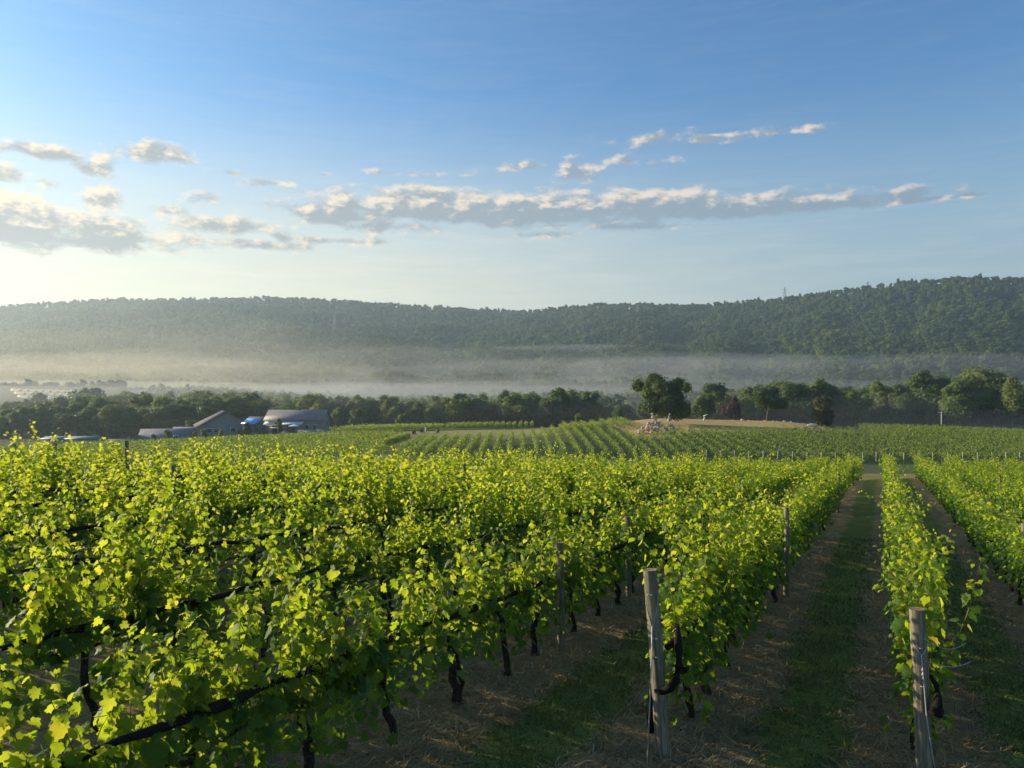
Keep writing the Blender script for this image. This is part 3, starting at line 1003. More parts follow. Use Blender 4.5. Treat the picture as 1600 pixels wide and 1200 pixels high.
def blades(n, green, rg):
    """blades over the visible floor, denser near the camera"""
    Y = 4.2 + 24 * rg.random(n) ** 1.7
    t = rg.uniform(-.45, .72, n)
    X = t * Y
    u, v = xy2uv(X, Y)
    fr = np.abs(((u / ROWW + .5) % 1) - .5) + .09 * hnoise(X, Y, 1.6, 21) + .05 * hnoise(X, Y, .5, 22)
    ok = ((fr > .29) if green else (fr < .33)) & (u < 16)
    ok &= rg.random(n) < (.65 + .5 * hnoise(X, Y, .7, 23 + green))
    X, Y, t = X[ok], Y[ok], t[ok]
    m = len(X)
    Z = ground(X, Y)
    a = rg.uniform(0, 6.28, m)
    L = (rg.uniform(.06, .17, m) if green else rg.uniform(.08, .30, m)) * (1 + .5 * hnoise(X, Y, 1.1, 31))
    up = rg.uniform(.3, 1.2, m) if green else np.abs(rg.normal(.10, .22, m))
    d = np.column_stack([np.cos(a), np.sin(a), up]); d /= np.linalg.norm(d, axis=1)[:, None]
    side = np.column_stack([-np.sin(a), np.cos(a), np.zeros(m)])
    w = (rg.uniform(.003, .006, m) if green else rg.uniform(.0025, .0055, m)) * np.clip(Y / 8, 1, 2.6)
    b = np.column_stack([X, Y, Z + (0 if green else rg.uniform(0, .035, m))])
    mid = b + d * (L * .55)[:, None]; tip = b + d * L[:, None] - np.array([0, 0, 1]) * (L * rg.uniform(.0, .35, m))[:, None]
    v = np.stack([b - side * w[:, None], b + side * w[:, None], mid + side * (w * .8)[:, None], mid - side * (w * .8)[:, None], tip], 1).reshape(-1, 3)
    k = np.arange(m)[:, None] * 5
    q = k + np.array([[0, 1, 2, 3]]); tr = k + np.array([[3, 2, 4]])
    tn = np.clip(rg.normal(.45, .25, m), 0, 1)
    return v, [q, tr], np.concatenate([tn, tn])


v, f, tn = blades(230000, False, rng)
tag(obj('dry_straw', np_mesh('dry_straw', v, f, M_straw, {'tint': tn})), 'dry brown straw lying under the vine rows', kind='stuff')
v, f, tn = blades(210000, True, rng)
tag(obj('grass', np_mesh('grass', v, f, M_grass, {'tint': tn})), 'short dark green grass along the lanes between rows', kind='stuff')


def rock_mesh(seed, size, mt, sub=2, flat=1.0):
    r = np.random.default_rng(seed)
    bm = bmesh.new()
    bmesh.ops.create_icosphere(bm, subdivisions=sub, radius=.5)
    cuts = [(Vector(r.normal(0, 1, 3)).normalized(), r.uniform(.30, .46)) for _ in range(9)]
    for vt in bm.verts:
        for nn, dd in cuts:
            e = vt.co.dot(nn) - dd
            if e > 0: vt.co -= nn * e
        vt.co *= 1 + r.normal(0, .02)
        vt.co = Vector((vt.co.x * size[0], vt.co.y * size[1], vt.co.z * size[2] * flat))
    me = bpy.data.meshes.new('rock'); bm.to_mesh(me); bm.free()
    me.materials.append(mt)
    return me


x, y = (512 - 800) / F * 7.3, 7.3
o = obj('stone', rock_mesh(5, (.34, .26, .20), M_stone, 3), None, (x, y, gz(x, y) + .03))
tag(o, 'pale grey stone in the straw below the left front vines', 'stone')
for (px, Y, nm) in ((583, 8.75, 'red scrap of tape lying in the straw beside the forked vine trunk'),):
    x, y, z = at_px(px, Y)
    g = Geo(); s = np.linspace(0, 1, 8)
    pts = np.column_stack([.02 * np.sin(s * 5), .03 * np.cos(s * 4), .04 + s * .16])
    vv = np.concatenate([pts, pts + np.array([.028, .012, .01])]); g.add(vv, np.array([(i, i + 1, i + 9, i + 8) for i in range(7)]))
    o = obj('tape_scrap', g.mesh('tape_scrap', M_red), None, (x, y, z)); tag(o, nm, 'tape')
# two tufts of yellowed stalks
for (px, Y, nm) in ((628, 8.1, 'tuft of golden dry stalks in front of the forked vine trunk'), (760, 7.6, 'yellow-green grass tuft at the lower edge in the left lane')):
    x, y, z = at_px(px, Y)
    g = Geo(); rg = np.random.default_rng(int(px))
    for q in range(70):
        a = rg.uniform(0, 6.28); L = rg.uniform(.10, .26); b0 = np.array([rg.normal(0, .07), rg.normal(0, .06), 0])
        d = np.array([math.cos(a) * .6, math.sin(a) * .6, rg.uniform(.4, 1.2)]); d /= np.linalg.norm(d); sd = np.array([-math.sin(a), math.cos(a), 0]) * .0035
        g.add(np.array([b0 - sd, b0 + sd, b0 + d * L]), np.array([(0, 1, 2)]))
    me = g.mesh('grass_tuft', M_straw if px == 628 else M_grass, face_attr={'tint': rg.uniform(.6, 1, 70)})
    tag(obj('grass_tuft', me, None, (x, y, z)), nm, 'grass tuft')

# ------------------------------------------------------------------ far vineyard blocks


def row_clumps(x0, y0, x1, y1, rg, h=1.75, w=.45, per_m=26, size=.26, low=.35, gap=.0):
    L = math.hypot(x1 - x0, y1 - y0); n = int(L * per_m)
    s = rg.random(n)
    dx, dy = (x1 - x0) / L, (y1 - y0) / L
    vy = np.sin(s * L / 1.35 * 2 * np.pi + rg.uniform(0, 6)) * .10
    zz = low + (h - low) * rg.random(n) ** .75 * (1 + vy + rg.normal(0, .09, n))
    ox = rg.normal(0, w * .42, n) * (1.15 - .45 * zz / h)
    X = x0 + dx * s * L - dy * ox; Y = y0 + dy * s * L + dx * ox
    P = np.column_stack([X, Y, ground(X, Y) + zz])
    o = np.sign(ox) * rg.uniform(.2, 1, n)
    N = np.column_stack([-dy * o, dx * o, rg.uniform(.1, 1.1, n)]) + rg.normal(0, .35, (n, 3))
    T = np.column_stack([rg.normal(0, 1, n), rg.normal(0, 1, n), rg.uniform(-1.2, -.1, n)])
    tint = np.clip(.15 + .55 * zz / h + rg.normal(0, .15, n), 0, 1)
    S = size * rg.uniform(.75, 1.3, n)
    return P, N, T, S, tint


def block(segs, name, label, rg, **kw):
    out = [row_clumps(*s, rg, **kw) for s in segs]
    P, N, T, S, ti = (np.concatenate(x) for x in zip(*out))
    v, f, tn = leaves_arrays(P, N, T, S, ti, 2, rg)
    tag(obj(name, np_mesh(name, v, f, M_farvine, {'tint': tn})), label, kind='stuff')


rg = np.random.default_rng(77)
segs = []; front_posts = []
for X in np.arange(-21, 128, 2.55):
    y0 = 139.0 + .5 * math.sin(X * .2)
    y1 = float(np.interp(X, [-21, -10, 5, 12, 18, 21, 26, 30, 34, 84, 88, 128], [181, 184, 192, 206, 204, 188, 170, 168, 176, 184, 198, 200]))
    segs.append((X, y0, X + .6, y1)); front_posts.append((X, y0 - .5))
segs += [(X, 190, X, 220) for X in np.arange(14.5, 31, 2.6)]
block(segs, 'far_vine_block', 'far block of vine rows running up the knoll below the boulder heap', rg, per_m=30, h=1.85, w=.62, size=.27)
# left middle block: rows nearly crosswise
segs = []
for q in range(27):
    Y0 = 139 + q * 2.5
    segs.append((-150, Y0 - 6, -25 - q * .30 + 3 * math.sin(q), Y0 + 10))
block(segs, 'middle_vine_block', 'olive vine rows running crosswise in the left middle field', rg, per_m=16, h=1.5, size=.30)
block([(-26, 158, -24.2, 183), (-26.4, 157, -24.8, 183)], 'vine_hedge_row', 'dense dark vine row along the left edge of the far block', rg, per_m=70, h=2.0, size=.26)
segs = [(x, 232 + (x + 55) * .05, x + 7, 252 + (x + 55) * .05) for x in np.arange(-55, -27, 2.7)]
block(segs, 'rear_vine_block', 'dark rounded vine rows behind the grass strip beside the barn', rg, per_m=42, h=2.0, w=.9, size=.30)
segs = [(x, 244, x + .8, 258) for x in np.arange(-20.5, 8, 1.9)]
block(segs, 'young_vine_block', 'short row ends behind the grass strip left of the knoll', rg, per_m=40, h=2.1, w=.62, size=.28)
# end posts along the front of the far block
pm = Geo(); pm.tube(np.array([(0, 0, -.3), (0, 0, 1.0), (0, 0, 2.0)]), .075, 6); pm = pm.mesh('far_post', simple('pale_post', (.42, .40, .33), .85, .1))
n_ = 0
for (X, Y) in front_posts:
    if not (34 < X < 100): continue
    o = obj('vineyard_post', pm, None, (X, Y, gz(X, Y)))
    n_ += 1
    tag(o, f'small pale end post, {NUMW[n_]} from the left along the far block front', 'vineyard post', 'end posts along the front of the far vine block')

# ------------------------------------------------------------------ trees


def crown_arrays(lobes, per, leaf, rg, core=True):
    """lobes: (x,y,z,rx,ry,rz). leaf clumps over lumpy shells plus a dim inner body so that the crown is not see-through"""
    P, N, S = [], [], []
    for (cx, cy_, cz, rx, ry, rz) in lobes:
        n = max(12, int(per * (rx * ry + rx * rz + ry * rz) / 3))
        d = rg.normal(0, 1, (n, 3)); d /= np.linalg.norm(d, axis=1)[:, None]
        lump = 1 + .13 * np.sin(d[:, 0] * 5 + cx * 3) * np.sin(d[:, 1] * 5 + cy_) + .13 * np.sin(d[:, 2] * 6 + cz)
        rr = lump * np.where(rg.random(n) < .8, rg.uniform(.86, 1.06, n), rg.uniform(.5, .9, n))
        P.append(np.array([cx, cy_, cz]) + d * np.array([rx, ry, rz]) * rr[:, None])
        N.append(d + rg.normal(0, .45, (n, 3)) + np.array([0, 0, .25]))
        S.append(leaf * rg.uniform(.6, 1.35, n))
    P, N, S = map(np.concatenate, (P, N, S))
    T = rg.normal(0, 1, P.shape) + np.array([0, 0, -.5])
    tint = np.clip(rg.normal(.5, .22, len(P)), 0, 1)
    v, f, tn = leaves_arrays(P, N, T, S, tint, 2, rg)
    if core:
        bm = bmesh.new(); bmesh.ops.create_icosphere(bm, subdivisions=2, radius=1.0)
        bv = np.array([q.co[:] for q in bm.verts]); bf = np.array([[q.index for q in fc.verts] for fc in bm.faces]); bm.free()
        for (cx, cy_, cz, rx, ry, rz) in lobes:
            k = len(v)
            w = bv * np.array([rx, ry, rz]) * .80 * (1 + .10 * rg.normal(0, 1, (len(bv), 1))) + np.array([cx, cy_, cz])
            v = np.concatenate([v, w]); f = np.concatenate([f, bf + k]); tn = np.concatenate([tn, np.full(len(bf), .25)])
    return v, f, tn


def random_lobes(rg, kind):
    """unit tree: height 1, crown width about .8"""
    L = []
    if kind == 'round':
        n = int(rg.integers(9, 14))
        for q in range(n):
            a = rg.uniform(0, 6.28); z = rg.uniform(.30, .86)
            rad = .30 * math.sqrt(max(.05, 1 - ((z - .52) / .44) ** 2)) * rg.uniform(.5, 1.05)
            s = rg.uniform(.10, .19)
            L.append((math.cos(a) * rad, math.sin(a) * rad, z, s * 1.15, s * 1.15, s * .85))
        L.append((0, 0, .50, .26, .26, .30)); L.append((rg.normal(0, .05), rg.normal(0, .05), .84, .14, .14, .14))
    elif kind == 'tall':
        for q in range(12):
            a = rg.uniform(0, 6.28); z = rg.uniform(.25, .90); rad = .17 * (1.1 - abs(z - .5)) * rg.uniform(.4, 1.1); s = rg.uniform(.08, .15)
            L.append((math.cos(a) * rad, math.sin(a) * rad, z, s, s, s * 1.15))
        L.append((0, 0, .52, .17, .17, .36)); L.append((0, 0, .90, .09, .09, .10))
    elif kind == 'spread':
        for q in range(14):
            a = rg.uniform(0, 6.28); z = rg.uniform(.36, .84); rad = rg.uniform(.15, .46) * (1.15 - z * .6); s = rg.uniform(.11, .18)
            L.append((math.cos(a) * rad, math.sin(a) * rad, z, s * 1.3, s * 1.3, s * .8))
        L.append((0, 0, .56, .32, .32, .27))
    else:       # bushy to the ground
        for q in range(11):
            a = rg.uniform(0, 6.28); z = rg.uniform(.12, .80); rad = .34 * math.sqrt(max(.05, 1 - (z / .98) ** 2)) * rg.uniform(.4, 1); s = rg.uniform(.12, .20)
            L.append((math.cos(a) * rad, math.sin(a) * rad, z, s, s, s * .95))
        L.append((0, 0, .42, .30, .30, .40))
    return L


def trunk_arrays(h, rg, r=.035, top=.62):
    g = Geo()
    n = 6; s = np.linspace(0, 1, n)
    g.tube(np.column_stack([rg.normal(0, .008, n) * h, rg.normal(0, .008, n) * h, -.02 * h + s * top * h]), h * r * (1 - .6 * s) * np.array([1.4, 1, 1, 1, 1, 1]), 7)
    for q in range(4):
        a = rg.uniform(0, 6.28); z0 = rg.uniform(.24, .42) * h; e = rg.uniform(.18, .30) * h
        p = np.array([(0, 0, z0), (math.cos(a) * e * .5, math.sin(a) * e * .5, z0 + .14 * h), (math.cos(a) * e, math.sin(a) * e, z0 + .32 * h)])
        g.tube(p, np.array([.5, .35, .15]) * r * h, 5)
    return g


# shared unit meshes (a height of 10 units so that leaf size is easy to read)
VARS = []
for i in range(12):
    r_ = np.random.default_rng(600 + i)
    kd = ['round', 'round', 'tall', 'spread', 'bush', 'round', 'spread', 'tall', 'round', 'bush', 'spread', 'round'][i]
    lob = [tuple(q * 10 for q in l) for l in random_lobes(r_, kd)]
    arrays = crown_arrays(lob, 130, .40, r_)
    VARS.append((kd, arrays, trunk_arrays(10, r_)))
CROWN = {}
TRUNK = [g_.mesh('tree_trunk', M_tbark, smooth=True) for (_k, _a, g_) in VARS]


def crown_mesh(i, m):
    if (i, m.name) not in CROWN:
        v, f, tn = VARS[i][1]
        CROWN[(i, m.name)] = np_mesh('tree_crown', v, f, m, {'tint': tn})
    return CROWN[(i, m.name)]


def tree(i, x, y, h, w, m, name, label, group, rz=None, sink=.0):
    """a tree of height h and crown-width factor w"""
    root = empty(name, (x, y, gz(x, y) - sink), random.uniform(0, 6.28) if rz is None else rz)
    root.scale = (h / 10 * w, h / 10 * w, h / 10)
    tag(root, label, 'tree', group)
    obj('crown', crown_mesh(i, m), root)
    obj('trunk', TRUNK[i], root)
    return root


# --- the lone tree by the boulder heap
def lone_tree():
    Y = 199.0; X, _, z = at_px(1024, Y)
    k = Y / F / 9.23
    ox, oy = 578, 830           # trunk foot in the enlarged crop
    r_ = np.random.default_rng(42)
    src = [(565, 205, 95), (480, 270, 90), (370, 300, 105), (640, 250, 110), (560, 330, 110), (430, 400, 95), (720, 330, 100), (790, 300, 60), (890, 280, 95), (960, 330, 75), (880, 400, 110),
           (650, 420, 105), (760, 450, 130), (920, 480, 100), (560, 470, 100), (470, 560, 105), (590, 590, 105), (690, 560, 110), (820, 580, 130), (950, 590, 105), (400, 590, 70), (540, 650, 70), (680, 660, 80), (880, 690, 90), (980, 660, 70), (770, 690, 80)]
    lob = []
    for (a, b, r) in src:
        dy = r_.normal(0, 190)
        lob.append(((a - ox) * k, dy * k * .9, (oy - b) * k, r * k, r * k * 1.15, r * k * .9))
    lob = [tuple(q * 1.07 for q in l) for l in lob]
    v, f, tn = crown_arrays(lob, 75, .50, r_)
    root = empty('lone_tree', (X, Y, z))
    tag(root, 'large dark spreading tree standing alone behind the boulder heap', 'tree')
    obj('crown', np_mesh('crown', v, f, M_treed, {'tint': tn}), root)
    g = Geo()
    g.tube(np.array([(0, 0, -.4), (.05, 0, 1.2), (.1, 0, 2.6), (.7, .2, 4.6), (1.0, .2, 7.4)]), [.42, .32, .29, .24, .10], 9)
    for e in ((-3.2, .8, 8.2), (3.4, -.5, 7.6), (5.2, .6, 6.2), (1.0, -2.2, 7.0), (-1.8, 1.8, 5.6)):
        g.tube(np.array([(.12, 0, 2.6), (e[0] * .45, e[1] * .5, 2.6 + (e[2] - 2.6) * .55), e]), [.20, .14, .05], 6)
    obj('trunk', g.mesh('trunk', M_tbark, smooth=True), root)


lone_tree()

# --- trees one can point to, by photograph column, crown top and depth
def tree_px(i, px, ytop, Y, w, m, name, label, group=None):
    X, _, z = at_px(px, Y)
    top = (600 - ytop) / F * Y + CAMZ
    return tree(i, X, Y, top - z, w, m, name, label, group)


tree_px(3, 1200, 598, 222, .95, M_treed, 'shade_tree', 'dark shade tree with visible trunk on the tan grass edge, right of the boulder heap')
tree_px(4, 1283, 613, 214, .80, M_treeb, 'cedar_tree', 'olive brown bushy cedar at the right end of the tan grass')
tree_px(1, 1143, 618, 268, .9, M_treer, 'copper_beech', 'reddish brown tree in the treeline behind the tan grass')
tree_px(5, 1100, 614, 262, 1.0, M_tree, 'maple_tree', 'pale-edged round tree between the lone tree and the reddish tree')
tree_px(0, 1452, 575, 300, 1.02, M_tree, 'oak_tree', 'tallest left oak of the big clump on the right')
tree_px(6, 1532, 572, 302, .92, M_tree, 'oak_tree', 'broad oak right of centre in the big clump on the right')
tree_px(8, 1495, 590, 284, .95, M_tree, 'oak_tree', 'lower oak in front of the big right clump')
tree_px(7, 1582, 588, 286, 1.05, M_treey, 'poplar_tree', 'slim yellowish tree at the right picture edge')
tree_px(5, 1630, 590, 288, .9, M_tree, 'oak_tree', 'oak just beyond the right picture edge')
tree_px(9, 560, 632, 282, 1.0, M_treey, 'young_tree', 'light green tree right of the long barn, behind the rear vines')
tree_px(4, 528, 634, 286, .8, M_treey, 'young_tree', 'light green tree nearest the right gable of the long barn')
tree_px(9, 628, 642, 275, .85, M_treey, 'young_tree', 'small yellow-green tree at the right end of the rear vines')
tree_px(1, 612, 626, 292, .85, M_tree, 'young_tree', 'mid green tree behind the small yellow-green one')
tree_px(4, 672, 630, 288, .8, M_tree, 'young_tree', 'rounded tree behind the garden chairs left of centre')
tree_px(6, 712, 622, 288, .9, M_treey, 'broad_tree', 'broad light-topped tree left of the dark central wood')
tree_px(3, 752, 617, 292, .9, M_tree, 'broad_tree', 'broad tree at the left end of the dark central wood')
tree_px(4, 905, 643, 250, .9, M_tree, 'small_tree', 'low bushy tree rising just behind the knoll rows')
tree_px(9, 965, 634, 252, .9, M_tree, 'small_tree', 'low tree left of the large lone tree')
tree_px(4, 318, 668, 232, .8, M_treey, 'small_tree', 'small yellow-lit tree in front of the big gabled hall')
tree_px(9, 304, 671, 230, .6, M_treey, 'small_tree', 'smallest yellow-lit shrub tree by the hall front')
tree_px(4, 385, 657, 236, .8, M_treed, 'small_tree', 'dark tree below the blue canopy')
tree_px(2, 437, 653, 240, .7, M_treed, 'small_tree', 'dark slim tree in front of the barn awnings')

tree_px(9, 262, 668, 228, 0.9, M_tree, 'small_tree', 'small mid green tree in front of the low grey wing')
tree_px(9, 240, 676, 222, 0.8, M_tree, 'small_tree', 'low shrub tree in front of the long grey roof')
tree_px(9, 300, 652, 262, 1.0, M_tree, 'small_tree', 'tree behind the left shoulder of the gabled hall')
tree_px(9, 345, 668, 229, 0.7, M_tree, 'small_tree', 'shrub tree below the gabled hall wall')
tree_px(9, 150, 676, 226, 0.9, M_tree, 'small_tree', 'dark shrub tree between the sheds and the porch house')
tree_px(9, 412, 668, 236, 0.7, M_tree, 'small_tree', 'shrub tree in front of the link building')
# bushes on the right edge of the far block
for (px, yt, Y, lab) in ((1470, 660, 200, 'rounded green bush at the far block edge, below the utility pole'), (1494, 661, 202, 'rounded green bush right of the one below the utility pole'),
                         (1541, 667, 200, 'low rounded bush beside a white marker'), (1065, 653, 224, 'pale low bush beside the lone tree'), (1080, 655, 226, 'second pale low bush right of the lone tree')):
    X, _, z = at_px(px, Y)
    o = obj('bush', crown_mesh(9, M_treey if px > 1100 else M_tree), None, (X, Y, z - .4)); s = ((600 - yt) / F * Y + CAMZ - z + .4) / 10
    o.scale = (s * 2.0, s * 2.0, s); tag(o, lab, 'bush')

# --- valley wood: the nearest trees are single things, beyond them one mass
rgt = np.random.default_rng(31)
cells = []
for Y in np.arange(292, 640, 9.0):
    hw = Y * .72
    for X in np.arange(-hw, hw, 9.6):
        cells.append((X + rgt.uniform(-3.6, 3.6), Y + rgt.uniform(-3.4, 3.4)))
cells = np.array(cells)
pxs = cells[:, 0] / cells[:, 1] * F + 800
ok = np.ones(len(cells), bool)
ok &= ~((pxs > 1255) & (pxs < 1420) & (cells[:, 1] < 312) & (rgt.random(len(cells)) < .45))
ok &= ~((pxs > 1420) & (cells[:, 1] < 318))
ok &= ~((pxs > -80) & (pxs < 240) & (cells[:, 1] > 372))          # netted field on the left rise
cells = cells[ok]; pxs = pxs[ok]
front = np.argsort(cells[:, 1] + 6 * rgt.random(len(cells)))
single = np.zeros(len(cells), bool)
taken = np.zeros(200, int)
for i in front:
    if single.sum() >= 272: break
    if -20 < pxs[i] < 1620: single[i] = True
def hill_height(px, Y):
    base = np.interp(px, [0, 120, 300, 420, 500, 640, 800, 1000, 1100, 1300, 1420, 1600], [9.5, 14, 15, 13.5, 12.5, 12.5, 13.5, 14, 14.5, 15.5, 17, 17])
    return base
def where_word(px):
    for lim, s in ((110, 'below the netted field'), (300, 'in the hazy wood behind the sheds'), (410, 'behind the big gabled hall'), (510, 'behind the long barn'),
                   (690, 'behind the rear vine rows'), (880, 'in the wood left of the knoll'), (1010, 'just left of the lone tree'), (1180, 'between lone tree and shade tree'),
                   (1320, 'behind the olive brown cedar'), (1420, 'left of the big oaks'), (1800, 'behind the big oaks')):
        if px < lim: return s
KN = {'round': 'round-crowned', 'tall': 'slim tall', 'spread': 'wide spreading', 'bush': 'low bushy'}
zone_rank = {}
zi = {}
for i in np.nonzero(single)[0]:
    zi.setdefault(where_word(pxs[i]), []).append(i)
for zname, ids in zi.items():
    ids = sorted(ids, key=lambda a: cells[a, 1])
    third = max(1, math.ceil(len(ids) / 3))
    for r3 in range(3):
        for q, a in enumerate(sorted(ids[r3 * third:(r3 + 1) * third], key=lambda a: pxs[a])):
            zone_rank[a] = f'{NUMW[q + 1]} from left, {("front", "middle", "rear")[r3]} rank'
forest_pts = []
for i in front:
    X, Y = cells[i]; px = pxs[i]
    h = float(hill_height(px, Y)) * rgt.uniform(.62, 1.2)
    if 950 < px < 1105 and Y < 430: h *= .62
    vi = int(rgt.integers(0, 12))
    if single[i]:
        p = rgt.random()
        m = M_treey if p < (.42 if 1000 < px < 1420 else .27) else (M_treed if p > (.97 if 1000 < px < 1420 else .86) else M_tree)
        tone = {'yellow_green_crown': 'yellow-green', 'dark_green_crown': 'dark green', 'broadleaf_crown': 'mid green'}[m.name]
        tree(vi, X, Y, h, rgt.uniform(.95, 1.25), m, 'valley_tree', f'{tone} tree, {zone_rank[i]}, {where_word(px)}', 'trees of the valley wood')
    else:
        forest_pts.append((X, Y, h / 10, rgt.uniform(0, 6.28), rgt.integers(0, 6), rgt.uniform(.95, 1.25)))

# hills
pts = []
for Y in np.geomspace(640, 2080, 150):
    step = 10.5 * (Y / 1000) ** .12
    hw = Y * .72
    xs = np.arange(-hw, hw, step)
    pts.append(np.column_stack([xs + rgt.uniform(-4.5, 4.5, len(xs)), Y + rgt.uniform(-.5, .5, len(xs)) * Y * .008]))
pts = np.concatenate(pts)
tq = pts[:, 0] / pts[:, 1]
cdq = np.interp(tq, CX, CD)
gq = ground(pts[:, 0], pts[:, 1])
inside = pts[:, 1] < cdq + 25
pts = pts[inside]
for (X, Y) in pts:
    cl = hnoise(np.array([X]), np.array([Y]), 150, 12)[0]
    sc_ = rgt.uniform(.75, 1.45) * (1 + .18 * cl) * (1.25 if rgt.random() < .06 else 1)
    vv = 6 + int(rgt.integers(0, 2)) if cl > .35 and rgt.random() < .6 else int(rgt.integers(0, 6))
    forest_pts.append((X, Y, sc_, rgt.uniform(0, 6.28), vv, rgt.uniform(.95, 1.3) * (.75 if sc_ > 1.5 else 1)))
fp = np.array(forest_pts)
print('forest trees', len(fp), 'single', int(single.sum()))

lib = bpy.data.collections.new('forest_library')
for i in range(8):
    r_ = np.random.default_rng(800 + i)
    kd = ['round', 'spread', 'round', 'tall', 'bush', 'spread', 'tall', 'round'][i]
    lob = [tuple(q * 10 for q in l) for l in random_lobes(r_, kd)]
    v, f, tn = crown_arrays(lob, 30, .80, r_)
    lib.objects.link(bpy.data.objects.new(f'crown_{i}', np_mesh('forest_crown', v, f, M_treey if i == 4 else (M_treed if i >= 6 else M_forest), {'tint': tn})))


def scatter(name, label, P, coll):
    me = bpy.data.meshes.new(name)
    z = ground(P[:, 0], P[:, 1]) - .5
    me.vertices.add(len(P)); me.vertices.foreach_set('co', np.column_stack([P[:, 0], P[:, 1], z]).astype(np.float32).ravel())
    for nm, dat in (('tscale', P[:, 2]), ('trot', P[:, 3]), ('twide', P[:, 5])):
        a = me.attributes.new(nm, 'FLOAT', 'POINT'); a.data.foreach_set('value', dat.astype(np.float32))
    a = me.attributes.new('tvar', 'INT', 'POINT'); a.data.foreach_set('value', P[:, 4].astype(np.int32))
    o = obj(name, me); tag(o, label, kind='stuff')
    ng = bpy.data.node_groups.new(name, 'GeometryNodeTree')
    ng.interface.new_socket('Geometry', in_out='INPUT', socket_type='NodeSocketGeometry'); ng.interface.new_socket('Geometry', in_out='OUTPUT', socket_type='NodeSocketGeometry')
    N = ng.nodes; Lk = ng.links
    gi = N.new('NodeGroupInput'); go = N.new('NodeGroupOutput')
    ci = N.new('GeometryNodeCollectionInfo'); ci.inputs['Collection'].default_value = coll; ci.inputs['Separate Children'].default_value = True; ci.inputs['Reset Children'].default_value = True
    ip = N.new('GeometryNodeInstanceOnPoints'); ip.inputs['Pick Instance'].default_value = True

    def na(nm, ty='FLOAT'):
        q = N.new('GeometryNodeInputNamedAttribute'); q.data_type = ty; q.inputs[0].default_value = nm
        return q.outputs[0]
    cr = N.new('ShaderNodeCombineXYZ'); Lk.new(na('trot'), cr.inputs[2])
    cs = N.new('ShaderNodeCombineXYZ'); mu = N.new('ShaderNodeMath'); mu.operation = 'MULTIPLY'
    Lk.new(na('tscale'), mu.inputs[0]); Lk.new(na('twide'), mu.inputs[1])
    Lk.new(mu.outputs[0], cs.inputs[0]); Lk.new(mu.outputs[0], cs.inputs[1]); Lk.new(na('tscale'), cs.inputs[2])
    er = N.new('FunctionNodeEulerToRotation'); Lk.new(cr.outputs[0], er.inputs[0])
    Lk.new(gi.outputs[0], ip.inputs['Points']); Lk.new(ci.outputs[0], ip.inputs['Instance']); Lk.new(na('tvar', 'INT'), ip.inputs['Instance Index'])
    Lk.new(er.outputs[0], ip.inputs['Rotation']); Lk.new(cs.outputs[0], ip.inputs['Scale'])
    Lk.new(ip.outputs[0], go.inputs[0])
    md = o.modifiers.new('scatter', 'NODES'); md.node_group = ng
    return o


scatter('distant_forest', 'continuous woods covering the valley floor and the far hills', fp, lib)

# ------------------------------------------------------------------ boulder heap, stones on the knoll
M_boulder = simple('pinkish_boulder', (.54, .40, .31), .9, .1, .35, 1.2, bump=.4)
M_boulder2 = simple('grey_boulder', (.42, .37, .33), .9, .1, .35, 1.2, bump=.4)
rocks = [rock_mesh(50 + i, (1, .85, .75), M_boulder if i % 3 else M_boulder2, 2) for i in range(9)]
rk = np.random.default_rng(9)
HX, HY = (1026 - 800) / F * 178.0, 178.0
heap = []
for q in range(150):
    a = rk.uniform(0, 6.28); d = math.sqrt(rk.random())
    if q < 105: cx, rx, hh = -.7, 3.9, 3.5
    else: cx, rx, hh = 2.9, 1.9, 2.6
    x = cx + math.cos(a) * d * rx; y = math.sin(a) * d * 2.2
    z = hh * (1 - d) ** .85 * rk.uniform(.75, 1.0)
    s = rk.uniform(.55, 1.25) * (1.05 - .25 * (1 - d))
    heap.append((x, y, z, s))
heap += [(-.9, 0, 3.6, .9), (-1.0, .1, 4.3, .7), (-.35, .1, 3.5, .9), (.1, 0, 4.0, .6), (2.9, 0, 2.9, 1.0), (2.95, 0, 3.6, .8), (3.0, 0, 4.3, .5)]
for n_, (x, y, z, s) in enumerate(heap):
    o = obj('boulder', rocks[int(rk.integers(0, 9))], None, (HX + x, HY + y, gz(HX + x, HY + y) + z + .1))
    up = n_ >= len(heap) - 3
    o.scale = (s * rk.uniform(.8, 1.2), s * rk.uniform(.8, 1.2), s * (rk.uniform(1.2, 1.5) if n_ >= len(heap) - 7 else rk.uniform(.6, 1)))
    o.rotation_euler = (rk.normal(0, .5), rk.normal(0, .5), rk.uniform(0, 6.28))
    side = 'left' if x < 1.5 else 'right'
    lab = {len(heap) - 6: 'upright stone topping the left peak of the boulder heap', len(heap) - 1: 'small stone topping the right peak of the boulder heap'}.get(n_, f'pinkish grey boulder piled in the {"larger left" if x < 1.3 else "smaller right"} part of the heap')
    tag(o, lab, 'boulder', 'boulders of the heap on the knoll')
M_pale = simple('pale_stone', (.55, .52, .46), .9, .1, .2, 2)
pale = rock_mesh(91, (1, .8, .7), M_pale, 2)
for n_, (px, w, Y) in enumerate(((1122, 3, 226), (1132, 3, 226), (1145, 5, 226), (1160, 9, 225), (1170, 5, 225), (1176, 4, 225), (1184, 4, 225), (1195, 5, 224), (1208, 4, 223), (1214, 3, 223), (1226, 7, 222), (1236, 4, 221))):
    X, _, z = at_px(px, Y)
    s = w * Y / F
    o = obj('stone', pale, None, (X, Y, z + s * .15)); o.scale = (s, s * .8, max(.5, s * .8)); o.rotation_euler = (0, 0, n_ * 1.3)
    tag(o, 'largest pale stone of the line edging the tan grass' if w == 9 else 'pale stone in the line edging the tan grass', 'stone', 'pale stones edging the tan grass')
X, _, z = at_px(1270, 205)
